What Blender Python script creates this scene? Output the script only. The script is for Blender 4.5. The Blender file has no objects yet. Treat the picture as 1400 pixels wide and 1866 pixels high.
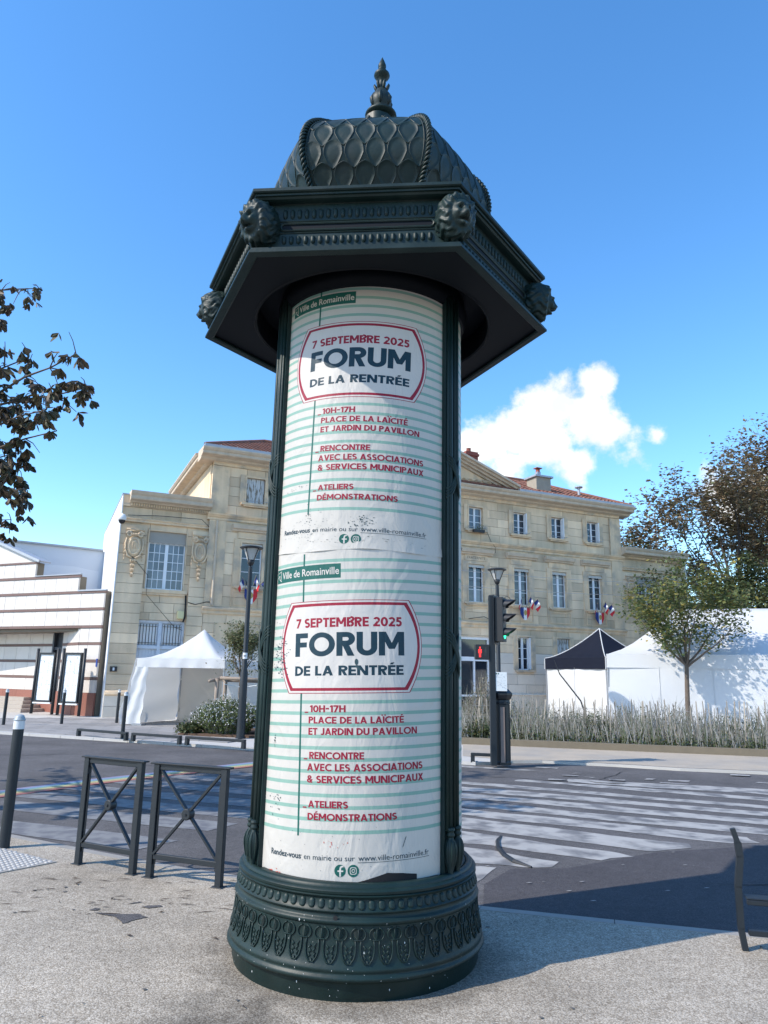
import bpy, math, random
from mathutils import Vector, Matrix
PI = math.pi
R = math.radians
sin, cos = math.sin, math.cos
rnd = random.Random(7)
C = bpy.context.scene.collection
SC = bpy.context.scene

# ------------------------------------------------------------------ camera, sky, sun, exposure
cam_d = bpy.data.cameras.new('camera'); cam = bpy.data.objects.new('camera', cam_d); C.objects.link(cam)
cam_d.sensor_fit = 'VERTICAL'; cam_d.sensor_height = 24.0; cam_d.lens = 1325 / 1866 * 24
cam_d.clip_end = 3000; cam_d.clip_start = .05
cam.matrix_world = Matrix.Translation((0, 0, 1.55)) @ Matrix.Rotation(R(90 + 12.77), 4, 'X') @ Matrix.Rotation(R(1.05), 4, 'Z')
SC.camera = cam
SUN_EL, SUN_AZ = R(40), math.atan2(-.906, -.423)          # azimuth measured from +Y towards +X
sun_dir = Vector((sin(SUN_AZ) * cos(SUN_EL), cos(SUN_AZ) * cos(SUN_EL), sin(SUN_EL)))
W = bpy.data.worlds.new('World'); SC.world = W; W.use_nodes = True
wn = W.node_tree; wn.nodes.clear()
def wnode(t, **k):
    n = wn.nodes.new(t)
    for a, b in k.items(): setattr(n, a, b)
    return n
wo = wnode('ShaderNodeOutputWorld'); bg = wnode('ShaderNodeBackground')
sky = wnode('ShaderNodeTexSky', sky_type='NISHITA', sun_disc=False)
sky.sun_elevation = SUN_EL; sky.sun_rotation = SUN_AZ % (2 * PI); sky.altitude = 100; sky.air_density = 1.0; sky.dust_density = .25; sky.ozone_density = 2.2
hs = wnode('ShaderNodeHueSaturation'); hs.inputs['Saturation'].default_value = 1.26; hs.inputs['Hue'].default_value = .500; hs.inputs['Value'].default_value = 1.02
wn.links.new(sky.outputs[0], hs.inputs['Color'])
bg.inputs[1].default_value = .15
# clouds: soft clumps round given directions, broken up by noise
tc = wnode('ShaderNodeTexCoord')
def cloud_dir(px, py):
    f, p, r = 1325, R(12.77), R(1.05)
    xi, yi = px - 700, 933 - py
    a = xi * cos(r) - yi * sin(r); b = xi * sin(r) + yi * cos(r)
    return Vector((a, f * cos(p) - b * sin(p), f * sin(p) + b * cos(p))).normalized()
def wmath(op, a, b=None, c=None, clamp=False):
    n = wnode('ShaderNodeMath', operation=op, use_clamp=clamp)
    for i, v in enumerate((a, b, c)):
        if v is None: continue
        if isinstance(v, (int, float)): n.inputs[i].default_value = v
        else: wn.links.new(v, n.inputs[i])
    return n.outputs[0]
blobs = [(1082, 700, 44, .9), (1015, 735, 66, 1), (1070, 760, 62, 1), (1110, 780, 44, .9), (955, 780, 66, 1), (1000, 805, 62, .85), (890, 812, 56, .95), (925, 845, 40, .6), (1050, 845, 38, .6), (860, 800, 36, .7),
         (1150, 812, 36, .42), (1197, 798, 24, .5), (1300, 895, 52, .7), (1330, 930, 52, .7), (1385, 900, 50, .6), (800, 800, 50, .8), (740, 780, 50, .7)]
acc = None
for (px, py, rad, s) in blobs:
    d = cloud_dir(px, py)
    dp = wnode('ShaderNodeVectorMath', operation='DISTANCE'); dp.inputs[1].default_value = d
    wn.links.new(tc.outputs['Generated'], dp.inputs[0])
    rr = rad / 1400
    v = wmath('MULTIPLY', wmath('SUBTRACT', 1, wmath('DIVIDE', dp.outputs['Value'], rr)), s)
    acc = v if acc is None else wmath('SMOOTH_MAX', acc, v, .25)
nz = wnode('ShaderNodeTexNoise'); nz.inputs['Scale'].default_value = 26; nz.inputs['Detail'].default_value = 9; nz.inputs['Roughness'].default_value = .62
nz2 = wnode('ShaderNodeTexNoise'); nz2.inputs['Scale'].default_value = 9; nz2.inputs['Detail'].default_value = 5
wn.links.new(tc.outputs['Generated'], nz.inputs['Vector']); wn.links.new(tc.outputs['Generated'], nz2.inputs['Vector'])
dens = wmath('ADD', wmath('ADD', acc, wmath('MULTIPLY', wmath('SUBTRACT', nz.outputs[0], .5), 1.5)), wmath('MULTIPLY', wmath('SUBTRACT', nz2.outputs[0], .5), .8))
mr = wnode('ShaderNodeMapRange', interpolation_type='SMOOTHSTEP'); mr.inputs[1].default_value = -.03; mr.inputs[2].default_value = .46
wn.links.new(dens, mr.inputs[0])
# cloud shading: a slightly greyer body, whiter where dense
cr = wnode('ShaderNodeMix', data_type='RGBA'); cr.inputs['A'].default_value = (3.0, 3.12, 3.3, 1); cr.inputs['B'].default_value = (3.9, 3.92, 3.95, 1)
nz3 = wnode('ShaderNodeTexNoise'); nz3.inputs['Scale'].default_value = 14; nz3.inputs['Detail'].default_value = 6
wn.links.new(tc.outputs['Generated'], nz3.inputs['Vector'])
mr3 = wnode('ShaderNodeMapRange'); mr3.inputs[1].default_value = .38; mr3.inputs[2].default_value = .62; wn.links.new(nz3.outputs[0], mr3.inputs[0])
wn.links.new(mr3.outputs[0], cr.inputs['Factor'])
mx = wnode('ShaderNodeMix', data_type='RGBA')
wn.links.new(mr.outputs[0], mx.inputs['Factor']); wn.links.new(hs.outputs[0], mx.inputs['A']); wn.links.new(cr.outputs['Result'], mx.inputs['B'])
wn.links.new(mx.outputs['Result'], bg.inputs[0]); wn.links.new(bg.outputs[0], wo.inputs[0])
sd = bpy.data.lights.new('sun', 'SUN'); sd.energy = 2.75; sd.angle = R(.53); sd.color = (1, .92, .80)
so = bpy.data.objects.new('sun', sd); C.objects.link(so); so.rotation_euler = sun_dir.to_track_quat('Z', 'Y').to_euler(); so.location = (-30, -17, 30)
SC.view_settings.view_transform = 'Standard'; SC.view_settings.look = 'None'; SC.view_settings.gamma = 1; SC.view_settings.exposure = 1.12
SC.view_settings.use_curve_mapping = False
SC.cycles.max_bounces = 6

# ------------------------------------------------------------------ materials
MATS = {}
def mat(name, col, rough=.7, metal=0, var=0, vscale=3, bump=0, bscale=60, rand=0, spec=.5, coat=0, col2=None, c2scale=1.5, c2lo=.45, c2hi=.65, trans=0, emit=None, streak=0, stretch=None):
    if name in MATS: return MATS[name]
    m = bpy.data.materials.new(name); m.use_nodes = True; t = m.node_tree; N = t.nodes; L = t.links
    b = N['Principled BSDF']
    b.inputs['Roughness'].default_value = rough; b.inputs['Metallic'].default_value = metal
    b.inputs['Specular IOR Level'].default_value = spec; b.inputs['Coat Weight'].default_value = coat
    ge = N.new('ShaderNodeNewGeometry'); src = ge.outputs['Position']
    if stretch:
        mp = N.new('ShaderNodeMapping'); mp.inputs['Scale'].default_value = stretch; L.new(src, mp.inputs[0]); src = mp.outputs[0]
    out = None
    rgb = N.new('ShaderNodeRGB'); rgb.outputs[0].default_value = (*col, 1); out = rgb.outputs[0]
    if col2:
        n = N.new('ShaderNodeTexNoise'); n.inputs['Scale'].default_value = c2scale; n.inputs['Detail'].default_value = 6; L.new(src, n.inputs['Vector'])
        k = N.new('ShaderNodeMapRange'); k.inputs[1].default_value = c2lo; k.inputs[2].default_value = c2hi; L.new(n.outputs[0], k.inputs[0])
        x = N.new('ShaderNodeMix'); x.data_type = 'RGBA'; L.new(k.outputs[0], x.inputs['Factor']); L.new(out, x.inputs['A']); x.inputs['B'].default_value = (*col2, 1); out = x.outputs['Result']
    if var or rand or streak:
        val = None
        def addv(sock, amt):
            nonlocal val
            q = N.new('ShaderNodeMath'); q.operation = 'MULTIPLY_ADD'; L.new(sock, q.inputs[0]); q.inputs[1].default_value = 2 * amt
            if val is None: q.inputs[2].default_value = 1 - amt
            else:
                z = N.new('ShaderNodeMath'); z.operation = 'SUBTRACT'; L.new(val, z.inputs[0]); z.inputs[1].default_value = amt; L.new(z.outputs[0], q.inputs[2])
            val = q.outputs[0]
        if var:
            n = N.new('ShaderNodeTexNoise'); n.inputs['Scale'].default_value = vscale; n.inputs['Detail'].default_value = 8; n.inputs['Roughness'].default_value = .65; L.new(src, n.inputs['Vector']); addv(n.outputs[0], var)
        if rand:
            o = N.new('ShaderNodeObjectInfo'); addv(o.outputs['Random'], rand)
        if streak:
            mp = N.new('ShaderNodeMapping'); mp.inputs['Scale'].default_value = (4, 4, .45); L.new(ge.outputs['Position'], mp.inputs[0])
            n = N.new('ShaderNodeTexNoise'); n.inputs['Scale'].default_value = 1; n.inputs['Detail'].default_value = 6; L.new(mp.outputs[0], n.inputs['Vector']); addv(n.outputs[0], streak)
        h = N.new('ShaderNodeHueSaturation'); L.new(out, h.inputs['Color']); L.new(val, h.inputs['Value']); out = h.outputs[0]
    L.new(out, b.inputs['Base Color'])
    if bump:
        n = N.new('ShaderNodeTexNoise'); n.inputs['Scale'].default_value = bscale; n.inputs['Detail'].default_value = 5; L.new(src, n.inputs['Vector'])
        q = N.new('ShaderNodeBump'); q.inputs['Strength'].default_value = bump; q.inputs['Distance'].default_value = .02; L.new(n.outputs[0], q.inputs['Height']); L.new(q.outputs[0], b.inputs['Normal'])
    if trans:
        tr = N.new('ShaderNodeBsdfTranslucent'); L.new(out, tr.inputs[0]); ms = N.new('ShaderNodeMixShader'); ms.inputs[0].default_value = trans
        L.new(b.outputs[0], ms.inputs[1]); L.new(tr.outputs[0], ms.inputs[2]); L.new(ms.outputs[0], N['Material Output'].inputs[0])
    if emit:
        b.inputs['Emission Color'].default_value = (*emit[:3], 1); b.inputs['Emission Strength'].default_value = emit[3]
    MATS[name] = m; return m

def aggregate(name, c1, c2, c3, scale, stain, grime=False):
    m = bpy.data.materials.new(name); m.use_nodes = True; t = m.node_tree; N = t.nodes; L = t.links; b = N['Principled BSDF']; b.inputs['Roughness'].default_value = .85
    b.inputs['Specular IOR Level'].default_value = .3
    co = N.new('ShaderNodeTexCoord')
    v = N.new('ShaderNodeTexVoronoi'); v.inputs['Scale'].default_value = scale; L.new(co.outputs['Object'], v.inputs['Vector'])
    rp = N.new('ShaderNodeValToRGB'); e = rp.color_ramp.elements
    e[0].position = 0; e[0].color = (*c1, 1); e[1].position = 1; e[1].color = (*c3, 1); q = e.new(.45); q.color = (*c2, 1)
    sp = N.new('ShaderNodeSeparateColor'); L.new(v.outputs['Color'], sp.inputs[0]); L.new(sp.outputs[0], rp.inputs[0])
    d = N.new('ShaderNodeMapRange'); d.inputs[1].default_value = .25; d.inputs[2].default_value = .75; d.inputs[3].default_value = 1.06; d.inputs[4].default_value = .74; L.new(v.outputs['Distance'], d.inputs[0])
    n = N.new('ShaderNodeTexNoise'); n.inputs['Scale'].default_value = .9; n.inputs['Detail'].default_value = 8; n.inputs['Roughness'].default_value = .6; L.new(co.outputs['Object'], n.inputs['Vector'])
    k = N.new('ShaderNodeMapRange'); k.inputs[1].default_value = .3; k.inputs[2].default_value = .7; k.inputs[3].default_value = 1 - stain; k.inputs[4].default_value = 1 + stain; L.new(n.outputs[0], k.inputs[0])
    n2 = N.new('ShaderNodeTexNoise'); n2.inputs['Scale'].default_value = 14; n2.inputs['Detail'].default_value = 4; L.new(co.outputs['Object'], n2.inputs['Vector'])
    k2 = N.new('ShaderNodeMapRange'); k2.inputs[1].default_value = .3; k2.inputs[2].default_value = .7; k2.inputs[3].default_value = .9; k2.inputs[4].default_value = 1.1; L.new(n2.outputs[0], k2.inputs[0])
    m1 = N.new('ShaderNodeMath'); m1.operation = 'MULTIPLY'; L.new(d.outputs[0], m1.inputs[0]); L.new(k.outputs[0], m1.inputs[1])
    m2 = N.new('ShaderNodeMath'); m2.operation = 'MULTIPLY'; L.new(m1.outputs[0], m2.inputs[0]); L.new(k2.outputs[0], m2.inputs[1])
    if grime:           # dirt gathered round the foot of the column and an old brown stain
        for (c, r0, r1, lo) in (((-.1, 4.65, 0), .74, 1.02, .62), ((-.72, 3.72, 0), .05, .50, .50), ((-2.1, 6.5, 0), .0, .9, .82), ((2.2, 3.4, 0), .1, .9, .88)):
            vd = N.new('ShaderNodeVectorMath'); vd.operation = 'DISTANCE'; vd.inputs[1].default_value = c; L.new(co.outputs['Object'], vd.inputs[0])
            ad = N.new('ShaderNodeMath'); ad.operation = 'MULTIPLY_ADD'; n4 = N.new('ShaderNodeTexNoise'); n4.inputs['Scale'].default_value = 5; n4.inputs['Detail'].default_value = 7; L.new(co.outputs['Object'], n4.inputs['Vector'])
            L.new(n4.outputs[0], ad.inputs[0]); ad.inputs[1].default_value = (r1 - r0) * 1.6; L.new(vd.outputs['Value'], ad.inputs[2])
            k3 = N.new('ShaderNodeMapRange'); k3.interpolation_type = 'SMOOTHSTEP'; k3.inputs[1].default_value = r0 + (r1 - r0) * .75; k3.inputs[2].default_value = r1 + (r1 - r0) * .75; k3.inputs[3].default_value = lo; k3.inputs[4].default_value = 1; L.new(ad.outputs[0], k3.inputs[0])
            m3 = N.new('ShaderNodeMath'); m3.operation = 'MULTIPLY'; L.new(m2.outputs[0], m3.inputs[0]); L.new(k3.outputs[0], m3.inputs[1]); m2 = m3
    h = N.new('ShaderNodeHueSaturation'); L.new(rp.outputs[0], h.inputs['Color']); L.new(m2.outputs[0], h.inputs['Value']); L.new(h.outputs[0], b.inputs['Base Color'])
    bp = N.new('ShaderNodeBump'); bp.inputs['Strength'].default_value = .4; bp.inputs['Distance'].default_value = .005; bp.invert = True; L.new(v.outputs['Distance'], bp.inputs['Height']); L.new(bp.outputs[0], b.inputs['Normal'])
    return m

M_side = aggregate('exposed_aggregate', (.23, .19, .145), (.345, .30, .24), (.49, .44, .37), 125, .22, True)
M_asph = aggregate('asphalt', (.068, .063, .064), (.098, .092, .093), (.15, .142, .14), 150, .26)
M_asphn = aggregate('newer_asphalt', (.044, .040, .044), (.064, .059, .063), (.095, .09, .095), 170, .12)
M_kerb = mat('kerb_concrete', (.29, .27, .245), .85, var=.2, vscale=6, bump=.3)
M_kerbw = mat('kerb_granite', (.42, .41, .40), .8, var=.15, vscale=8, bump=.2)
M_plaza = mat('plaza_mortar', (.44, .42, .39), .9, var=.15, vscale=3)
M_tile = mat('paver', (.24, .23, .225), .85, var=.15, vscale=5, rand=.16, bump=.2)
M_sand = mat('sandy_path', (.37, .315, .25), .95, var=.22, vscale=2.2, bump=.5, bscale=30, col2=(.29, .265, .235), c2scale=.7)
M_soil = mat('soil', (.10, .06, .04), .95, var=.3, vscale=8, bump=.6, bscale=20)
M_far = mat('far_ground', (.22, .21, .19), .95, var=.15, vscale=.3)
M_paint = mat('road_paint', (.33, .32, .305), .75, var=.3, vscale=5, bump=.25, bscale=80, col2=(.14, .138, .14), c2scale=4, c2lo=.44, c2hi=.64)
M_paintg = mat('road_paint_grey', (.19, .19, .19), .8, var=.25, vscale=6, col2=(.12, .12, .13), c2scale=7, c2lo=.42, c2hi=.62)  # greyer, mottled road paint for the left crossing
M_green = mat('dark_green_cast_iron', (.0055, .0180, .0175), .47, var=.3, vscale=5, streak=.35, bump=.06, bscale=40, col2=(.015, .028, .027), c2scale=3.3, c2lo=.48, c2hi=.72, spec=.3)
M_green_shade = mat('dark_green_shade_tint', (.0012, .003, .006), .6, var=.2, vscale=3, spec=.2)  # same cast iron green, with the shade under the head put into its colour
M_greena = mat('dark_green_ornament', (.0065, .0200, .019), .5, var=.3, vscale=9, bump=.1, bscale=30, spec=.3, col2=(.013, .022, .022), c2scale=5, c2lo=.5, c2hi=.72)
M_steel = mat('dark_blue_grey_steel', (.008, .0125, .018), .5, var=.15, vscale=6, bump=.04)
M_black = mat('black_plastic', (.012, .013, .016), .45)
M_blackr = mat('black_rubber', (.01, .01, .012), .8)
M_silver = mat('white_reflective_cap', (.62, .64, .66), .4, var=.1)
def paper(name, col, var=.06):
    m = mat(name, col, .5, var=var, vscale=3, spec=.3)
    t = m.node_tree; N = t.nodes; L = t.links; b = N['Principled BSDF']
    co = N.new('ShaderNodeTexCoord'); mp = N.new('ShaderNodeMapping'); mp.inputs['Scale'].default_value = (1, 1, .45); mp.inputs['Rotation'].default_value = (0, .35, 0); L.new(co.outputs['Object'], mp.inputs[0])
    n = N.new('ShaderNodeTexNoise'); n.inputs['Scale'].default_value = 7; n.inputs['Detail'].default_value = 3; n.inputs['Distortion'].default_value = 1.2; L.new(mp.outputs[0], n.inputs['Vector'])
    n2 = N.new('ShaderNodeTexNoise'); n2.inputs['Scale'].default_value = 26; n2.inputs['Detail'].default_value = 2; n2.inputs['Distortion'].default_value = .6; L.new(mp.outputs[0], n2.inputs['Vector'])
    a = N.new('ShaderNodeMath'); a.operation = 'MULTIPLY_ADD'; L.new(n2.outputs[0], a.inputs[0]); a.inputs[1].default_value = .16; L.new(n.outputs[0], a.inputs[2])
    q = N.new('ShaderNodeBump'); q.inputs['Strength'].default_value = .55; q.inputs['Distance'].default_value = .02; L.new(a.outputs[0], q.inputs['Height']); L.new(q.outputs[0], b.inputs['Normal'])
    return m
M_paper = paper('poster_paper', (.46, .435, .40))
M_mint = paper('print_mint', (.19, .32, .27))
M_pgreen = paper('print_dark_green', (.006, .085, .07))
M_pnavy = paper('print_navy', (.005, .028, .045))
M_pred = paper('print_red', (.24, .008, .028))
M_pwhite = paper('print_white', (.50, .47, .44))
M_flake = mat('old_layer_flake', (.02, .05, .06), .7, var=.3)
M_redfl = mat('red_flake', (.45, .08, .06), .7)
# buildings
M_stone = mat('limestone', (.74, .555, .37), .88, var=.22, vscale=1.6, rand=.15, bump=.25, bscale=14, col2=(.50, .395, .27), c2scale=.8, c2lo=.42, c2hi=.66, streak=.22)
M_stonel = mat('limestone_painted_base', (.68, .60, .50), .88, var=.12, vscale=2, rand=.07, bump=.2)
M_trim = mat('limestone_trim', (.69, .515, .335), .88, var=.18, vscale=2.5, bump=.3, bscale=20, streak=.2, col2=(.40, .335, .26), c2scale=1.8, c2lo=.45, c2hi=.7)
M_trimd = mat('weathered_cornice', (.52, .425, .32), .9, var=.25, vscale=3, bump=.35, bscale=20, streak=.25)
M_core = mat('wall_core', (.20, .17, .13), .95)
M_white = mat('white_window_paint', (.74, .75, .77), .45, var=.04)
M_pale = mat('pale_blue_door_paint', (.50, .54, .60), .6, var=.15, vscale=4, col2=(.36, .37, .38), c2scale=3, c2lo=.55, c2hi=.7)
M_glass = mat('window_glass', (.018, .028, .042), .06, spec=.9, rand=.4)
M_glassc = mat('window_glass_curtained', (.11, .13, .15), .12, spec=.9, var=.35, vscale=3, rand=.35)
M_awn = mat('cream_awning', (.50, .46, .40), .8, var=.15, vscale=3)
M_grey = mat('blind_box_grey', (.33, .30, .26), .8, var=.1)
M_shut = mat('weathered_shutter', (.50, .50, .49), .8, col2=(.20, .17, .13), c2scale=6, c2lo=.5, c2hi=.6, stretch=(3, 3, .6))
M_rooft = mat('red_clay_tile', (.25, .105, .07), .9, var=.35, vscale=6, rand=.2, col2=(.16, .08, .06), c2scale=3)
M_zinc = mat('zinc', (.36, .38, .41), .5, metal=.3, var=.15)
M_brickr = mat('red_brick', (.24, .07, .05), .9, var=.25, vscale=9, rand=.2)
M_chim = mat('chimney_render', (.30, .27, .22), .9, var=.25, vscale=4)
M_render = mat('white_render', (.68, .68, .68), .85, var=.05, vscale=1)
M_renderg = mat('grey_render', (.60, .64, .70), .9, var=.05, vscale=.8)
M_renderp = mat('grey_render_repair', (.68, .72, .77), .9, var=.05, vscale=.8)
M_marble = mat('white_marble_panel', (.62, .575, .53), .45, var=.06, vscale=2, rand=.035, col2=(.50, .465, .43), c2scale=2.6, c2lo=.56, c2hi=.74, stretch=(1.5, 1.5, .7))
M_band = mat('brown_granite_band', (.15, .09, .075), .6, var=.3, vscale=18, rand=.1)
M_redg = mat('red_granite', (.26, .10, .07), .6, var=.35, vscale=25, rand=.08)
M_step = mat('step_stone', (.40, .35, .30), .9, var=.15)
M_dkpost = mat('dark_recess_metal', (.05, .055, .065), .6)
M_sheet = mat('notice_sheet', (.66, .69, .70), .5, var=.05, vscale=3, rand=.06)
M_ink = mat('notice_ink', (.16, .18, .20), .8)
M_tent = mat('white_tent_fabric', (.66, .67, .68), .6, trans=.25, var=.03, vscale=1.2, bump=.5, bscale=2.2)
M_tentin = mat('tent_wall_fabric', (.70, .66, .60), .7, trans=.3, var=.05, vscale=1, bump=.4, bscale=2)
M_tentb = mat('navy_tent_fabric', (.006, .009, .020), .85, spec=.2, bump=.3, bscale=3, var=.1)
M_alu = mat('tent_leg_metal', (.30, .31, .33), .4, metal=.5)
M_bark = mat('bark', (.11, .085, .065), .9, var=.3, vscale=12, bump=.5, bscale=30)
M_barkd = mat('dark_bark', (.045, .035, .028), .9, var=.3, vscale=6)
def leafm(name, cols, trans=.3, rough=.6):
    m = mat(name, cols[0], rough, trans=trans)
    t = m.node_tree; N = t.nodes; L = t.links
    g = N.new('ShaderNodeNewGeometry'); rp = N.new('ShaderNodeValToRGB'); e = rp.color_ramp.elements
    e[0].color = (*cols[0], 1); e[0].position = 0; e[1].color = (*cols[-1], 1); e[1].position = 1; rp.color_ramp.interpolation = 'LINEAR'
    for i, c in enumerate(cols[1:-1]): q = e.new((i + 1) / (len(cols) - 1)); q.color = (*c, 1)
    L.new(g.outputs['Random Per Island'], rp.inputs[0]); L.new(rp.outputs[0], N['Principled BSDF'].inputs['Base Color'])
    for n in N:
        if n.type == 'BSDF_TRANSLUCENT': L.new(rp.outputs[0], n.inputs[0])
    return m
M_lyoung = leafm('leaf_green_yellow', [(.07, .10, .035), (.10, .14, .045), (.14, .17, .055), (.13, .15, .05), (.36, .27, .05)])
M_lbrown = leafm('leaf_brown', [(.13, .095, .06), (.19, .14, .085), (.27, .19, .11), (.17, .18, .09)], .3)
M_lchest = leafm('leaf_chestnut', [(.045, .038, .022), (.08, .052, .03), (.06, .065, .03), (.13, .075, .04)], .2)
M_ldark = leafm('leaf_dark_green', [(.035, .055, .022), (.055, .08, .03), (.08, .10, .035), (.12, .10, .035)], .25)
M_lolive = leafm('leaf_olive', [(.09, .12, .05), (.15, .17, .08), (.19, .20, .10), (.12, .09, .05)], .3)
M_lshrub = leafm('leaf_shrub', [(.06, .09, .025), (.10, .14, .04), (.16, .20, .06)], .3)
M_petal = mat('white_petal', (.80, .77, .76), .7)
M_stem = leafm('dry_stems', [(.20, .18, .15), (.33, .31, .27), (.42, .40, .37), (.16, .17, .11), (.10, .13, .07)], .1, .9)
M_wood = mat('stake_wood', (.26, .21, .17), .9, var=.3, vscale=8, bump=.4)
M_wirew = mat('wire_grey', (.30, .30, .31), .5)
M_dark = mat('dark_interior', (.010, .010, .012), .9)
M_fb = mat('flag_blue', (.012, .03, .16), .8); M_fw = mat('flag_white', (.72, .72, .72), .8); M_fr = mat('flag_red', (.55, .02, .03), .8); M_gold = mat('shield_gold', (.40, .28, .08), .6)
M_yel = mat('yellow_box', (.62, .55, .30), .6)
M_blue = mat('street_plate_blue', (.02, .06, .30), .5)
M_browndoor = mat('brown_wood_door', (.16, .055, .03), .6, var=.25, vscale=6, stretch=(4, 4, .4))
M_lampg = mat('lamp_glass', (.62, .62, .60), .15, spec=.6, trans=.4)
M_rb = [mat('stripe_red', (.30, .11, .10), .8, var=.2), mat('stripe_orange', (.36, .22, .12), .8, var=.2), mat('stripe_yellow', (.40, .37, .18), .8, var=.2), mat('stripe_green', (.19, .30, .24), .8, var=.2), mat('stripe_blue', (.15, .25, .36), .8, var=.2), mat('stripe_violet', (.22, .20, .30), .8, var=.2)]
M_led = mat('red_led', (.4, .01, .01), .5, emit=(1, .03, .03, 1.2)); M_ledg = mat('green_led', (.01, .3, .15), .4, emit=(.02, .8, .35, 1.4)); M_ledoff = mat('unlit_lens', (.03, .03, .035), .3)

# ------------------------------------------------------------------ mesh helpers
class MB:
    def __init__(s): s.v = []; s.f = []; s.m = []; s.mi = 0
    def add(s, vs, fs):
        o = len(s.v); s.v += [tuple(v) for v in vs]; s.f += [tuple(i + o for i in f) for f in fs]; s.m += [s.mi] * len(fs)
    def box(s, x0, x1, y0, y1, z0, z1):
        s.add([(x0, y0, z0), (x1, y0, z0), (x1, y1, z0), (x0, y1, z0), (x0, y0, z1), (x1, y0, z1), (x1, y1, z1), (x0, y1, z1)],
              [(0, 3, 2, 1), (4, 5, 6, 7), (0, 1, 5, 4), (1, 2, 6, 5), (2, 3, 7, 6), (3, 0, 4, 7)])
    def bar(s, a, b, w, h, up=(0, 0, 1)):
        a = Vector(a); b = Vector(b); d = (b - a).normalized(); u = Vector(up); x = d.cross(u)
        if x.length < 1e-4: x = d.cross(Vector((0, 1, 0)))
        x.normalize(); u = x.cross(d)
        vs = [p + x * (i * w / 2) + u * (j * h / 2) for p in (a, b) for i, j in ((-1, -1), (1, -1), (1, 1), (-1, 1))]
        s.add(vs, [(0, 1, 2, 3), (7, 6, 5, 4), (0, 4, 5, 1), (1, 5, 6, 2), (2, 6, 7, 3), (3, 7, 4, 0)])
    def tube(s, pts, rad, n=8, cap=True, closed=False):
        pts = [Vector(p) for p in pts]; k = len(pts)
        rr = rad if isinstance(rad, (list, tuple)) else [rad] * k
        vs = []; nx = None
        for i, p in enumerate(pts):
            if closed: d = pts[(i + 1) % k] - pts[i - 1]
            else: d = pts[min(i + 1, k - 1)] - pts[max(i - 1, 0)]
            if d.length < 1e-9: d = Vector((0, 0, 1))
            d.normalize()
            if nx is None:
                nx = d.cross(Vector((0, 0, 1)))
                if nx.length < .05: nx = d.cross(Vector((0, 1, 0)))
            nx = (nx - d * nx.dot(d)).normalized(); ny = d.cross(nx)
            vs += [p + (nx * cos(2 * PI * j / n) + ny * sin(2 * PI * j / n)) * rr[i] for j in range(n)]
        fs = []
        for i in range(k if closed else k - 1):
            a = i * n; b = ((i + 1) % k) * n
            fs += [(a + j, a + (j + 1) % n, b + (j + 1) % n, b + j) for j in range(n)]
        if cap and not closed: fs += [tuple(range(n - 1, -1, -1)), tuple(range((k - 1) * n, k * n))]
        s.add(vs, fs)
    def lathe(s, prof, n=64, c=(0, 0), a0=0, a1=2 * PI, cap=False):
        full = abs(a1 - a0 - 2 * PI) < 1e-6; m = n if full else n + 1
        vs = [(c[0] + r * sin(a0 + (a1 - a0) * j / n), c[1] - r * cos(a0 + (a1 - a0) * j / n), z) for r, z in prof for j in range(m)]
        fs = []
        for i in range(len(prof) - 1):
            for j in range(n):
                q = (j + 1) % m
                fs.append((i * m + j, i * m + q, (i + 1) * m + q, (i + 1) * m + j))
        if cap: fs += [tuple(range(m - 1, -1, -1)), tuple(range((len(prof) - 1) * m, len(prof) * m))]
        s.add(vs, fs)
    def prism(s, poly, x0, x1):      # polygon in (y,z) swept along x
        n = len(poly)
        s.add([(x0, y, z) for y, z in poly] + [(x1, y, z) for y, z in poly], [(i, (i + 1) % n, n + (i + 1) % n, n + i) for i in range(n)] + [tuple(range(n - 1, -1, -1)), tuple(range(n, 2 * n))])
    def slab(s, poly, z0, z1):       # polygon in (x,y) extruded in z
        n = len(poly)
        s.add([(x, y, z0) for x, y in poly] + [(x, y, z1) for x, y in poly], [(i, (i + 1) % n, n + (i + 1) % n, n + i) for i in range(n)] + [tuple(range(n - 1, -1, -1)), tuple(range(n, 2 * n))])
    def grid(s, f, nu, nv):
        s.add([f(i / nu, j / nv) for j in range(nv + 1) for i in range(nu + 1)], [(j * (nu + 1) + i, j * (nu + 1) + i + 1, (j + 1) * (nu + 1) + i + 1, (j + 1) * (nu + 1) + i) for j in range(nv) for i in range(nu)])
    def mesh(s, name, mats, smooth=False):
        me = bpy.data.meshes.new(name); me.from_pydata(s.v, [], s.f)
        mats = mats if isinstance(mats, (list, tuple)) else [mats]
        for m in mats: me.materials.append(m)
        if len(mats) > 1: me.polygons.foreach_set('material_index', s.m)
        if smooth: me.polygons.foreach_set('use_smooth', [True] * len(s.f))
        me.update(); return me
def tag(o, label=None, cat=None, group=None, kind=None):
    if label: o['label'] = label
    if cat: o['category'] = cat
    if group: o['group'] = group
    if kind: o['kind'] = kind
    return o
def ob(name, me, parent=None, loc=None, rotz=0, scale=None, label=None, kind=None):
    o = bpy.data.objects.new(name, me); C.objects.link(o)
    if parent: o.parent = parent
    if loc: o.location = loc
    if rotz: o.rotation_euler = (0, 0, rotz)
    if scale: o.scale = scale
    if label: o['label'] = label
    if kind: o['kind'] = kind
    return o
def part(name, mb, m, parent=None, smooth=False, **k): return ob(name, mb.mesh(name, m, smooth), parent, **k)
def smooth_by_angle(o, ang=35):
    me = o.data; me.polygons.foreach_set('use_smooth', [True] * len(me.polygons))
    try: me.set_sharp_from_angle(angle=R(ang))
    except Exception: pass
    return o
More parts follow.
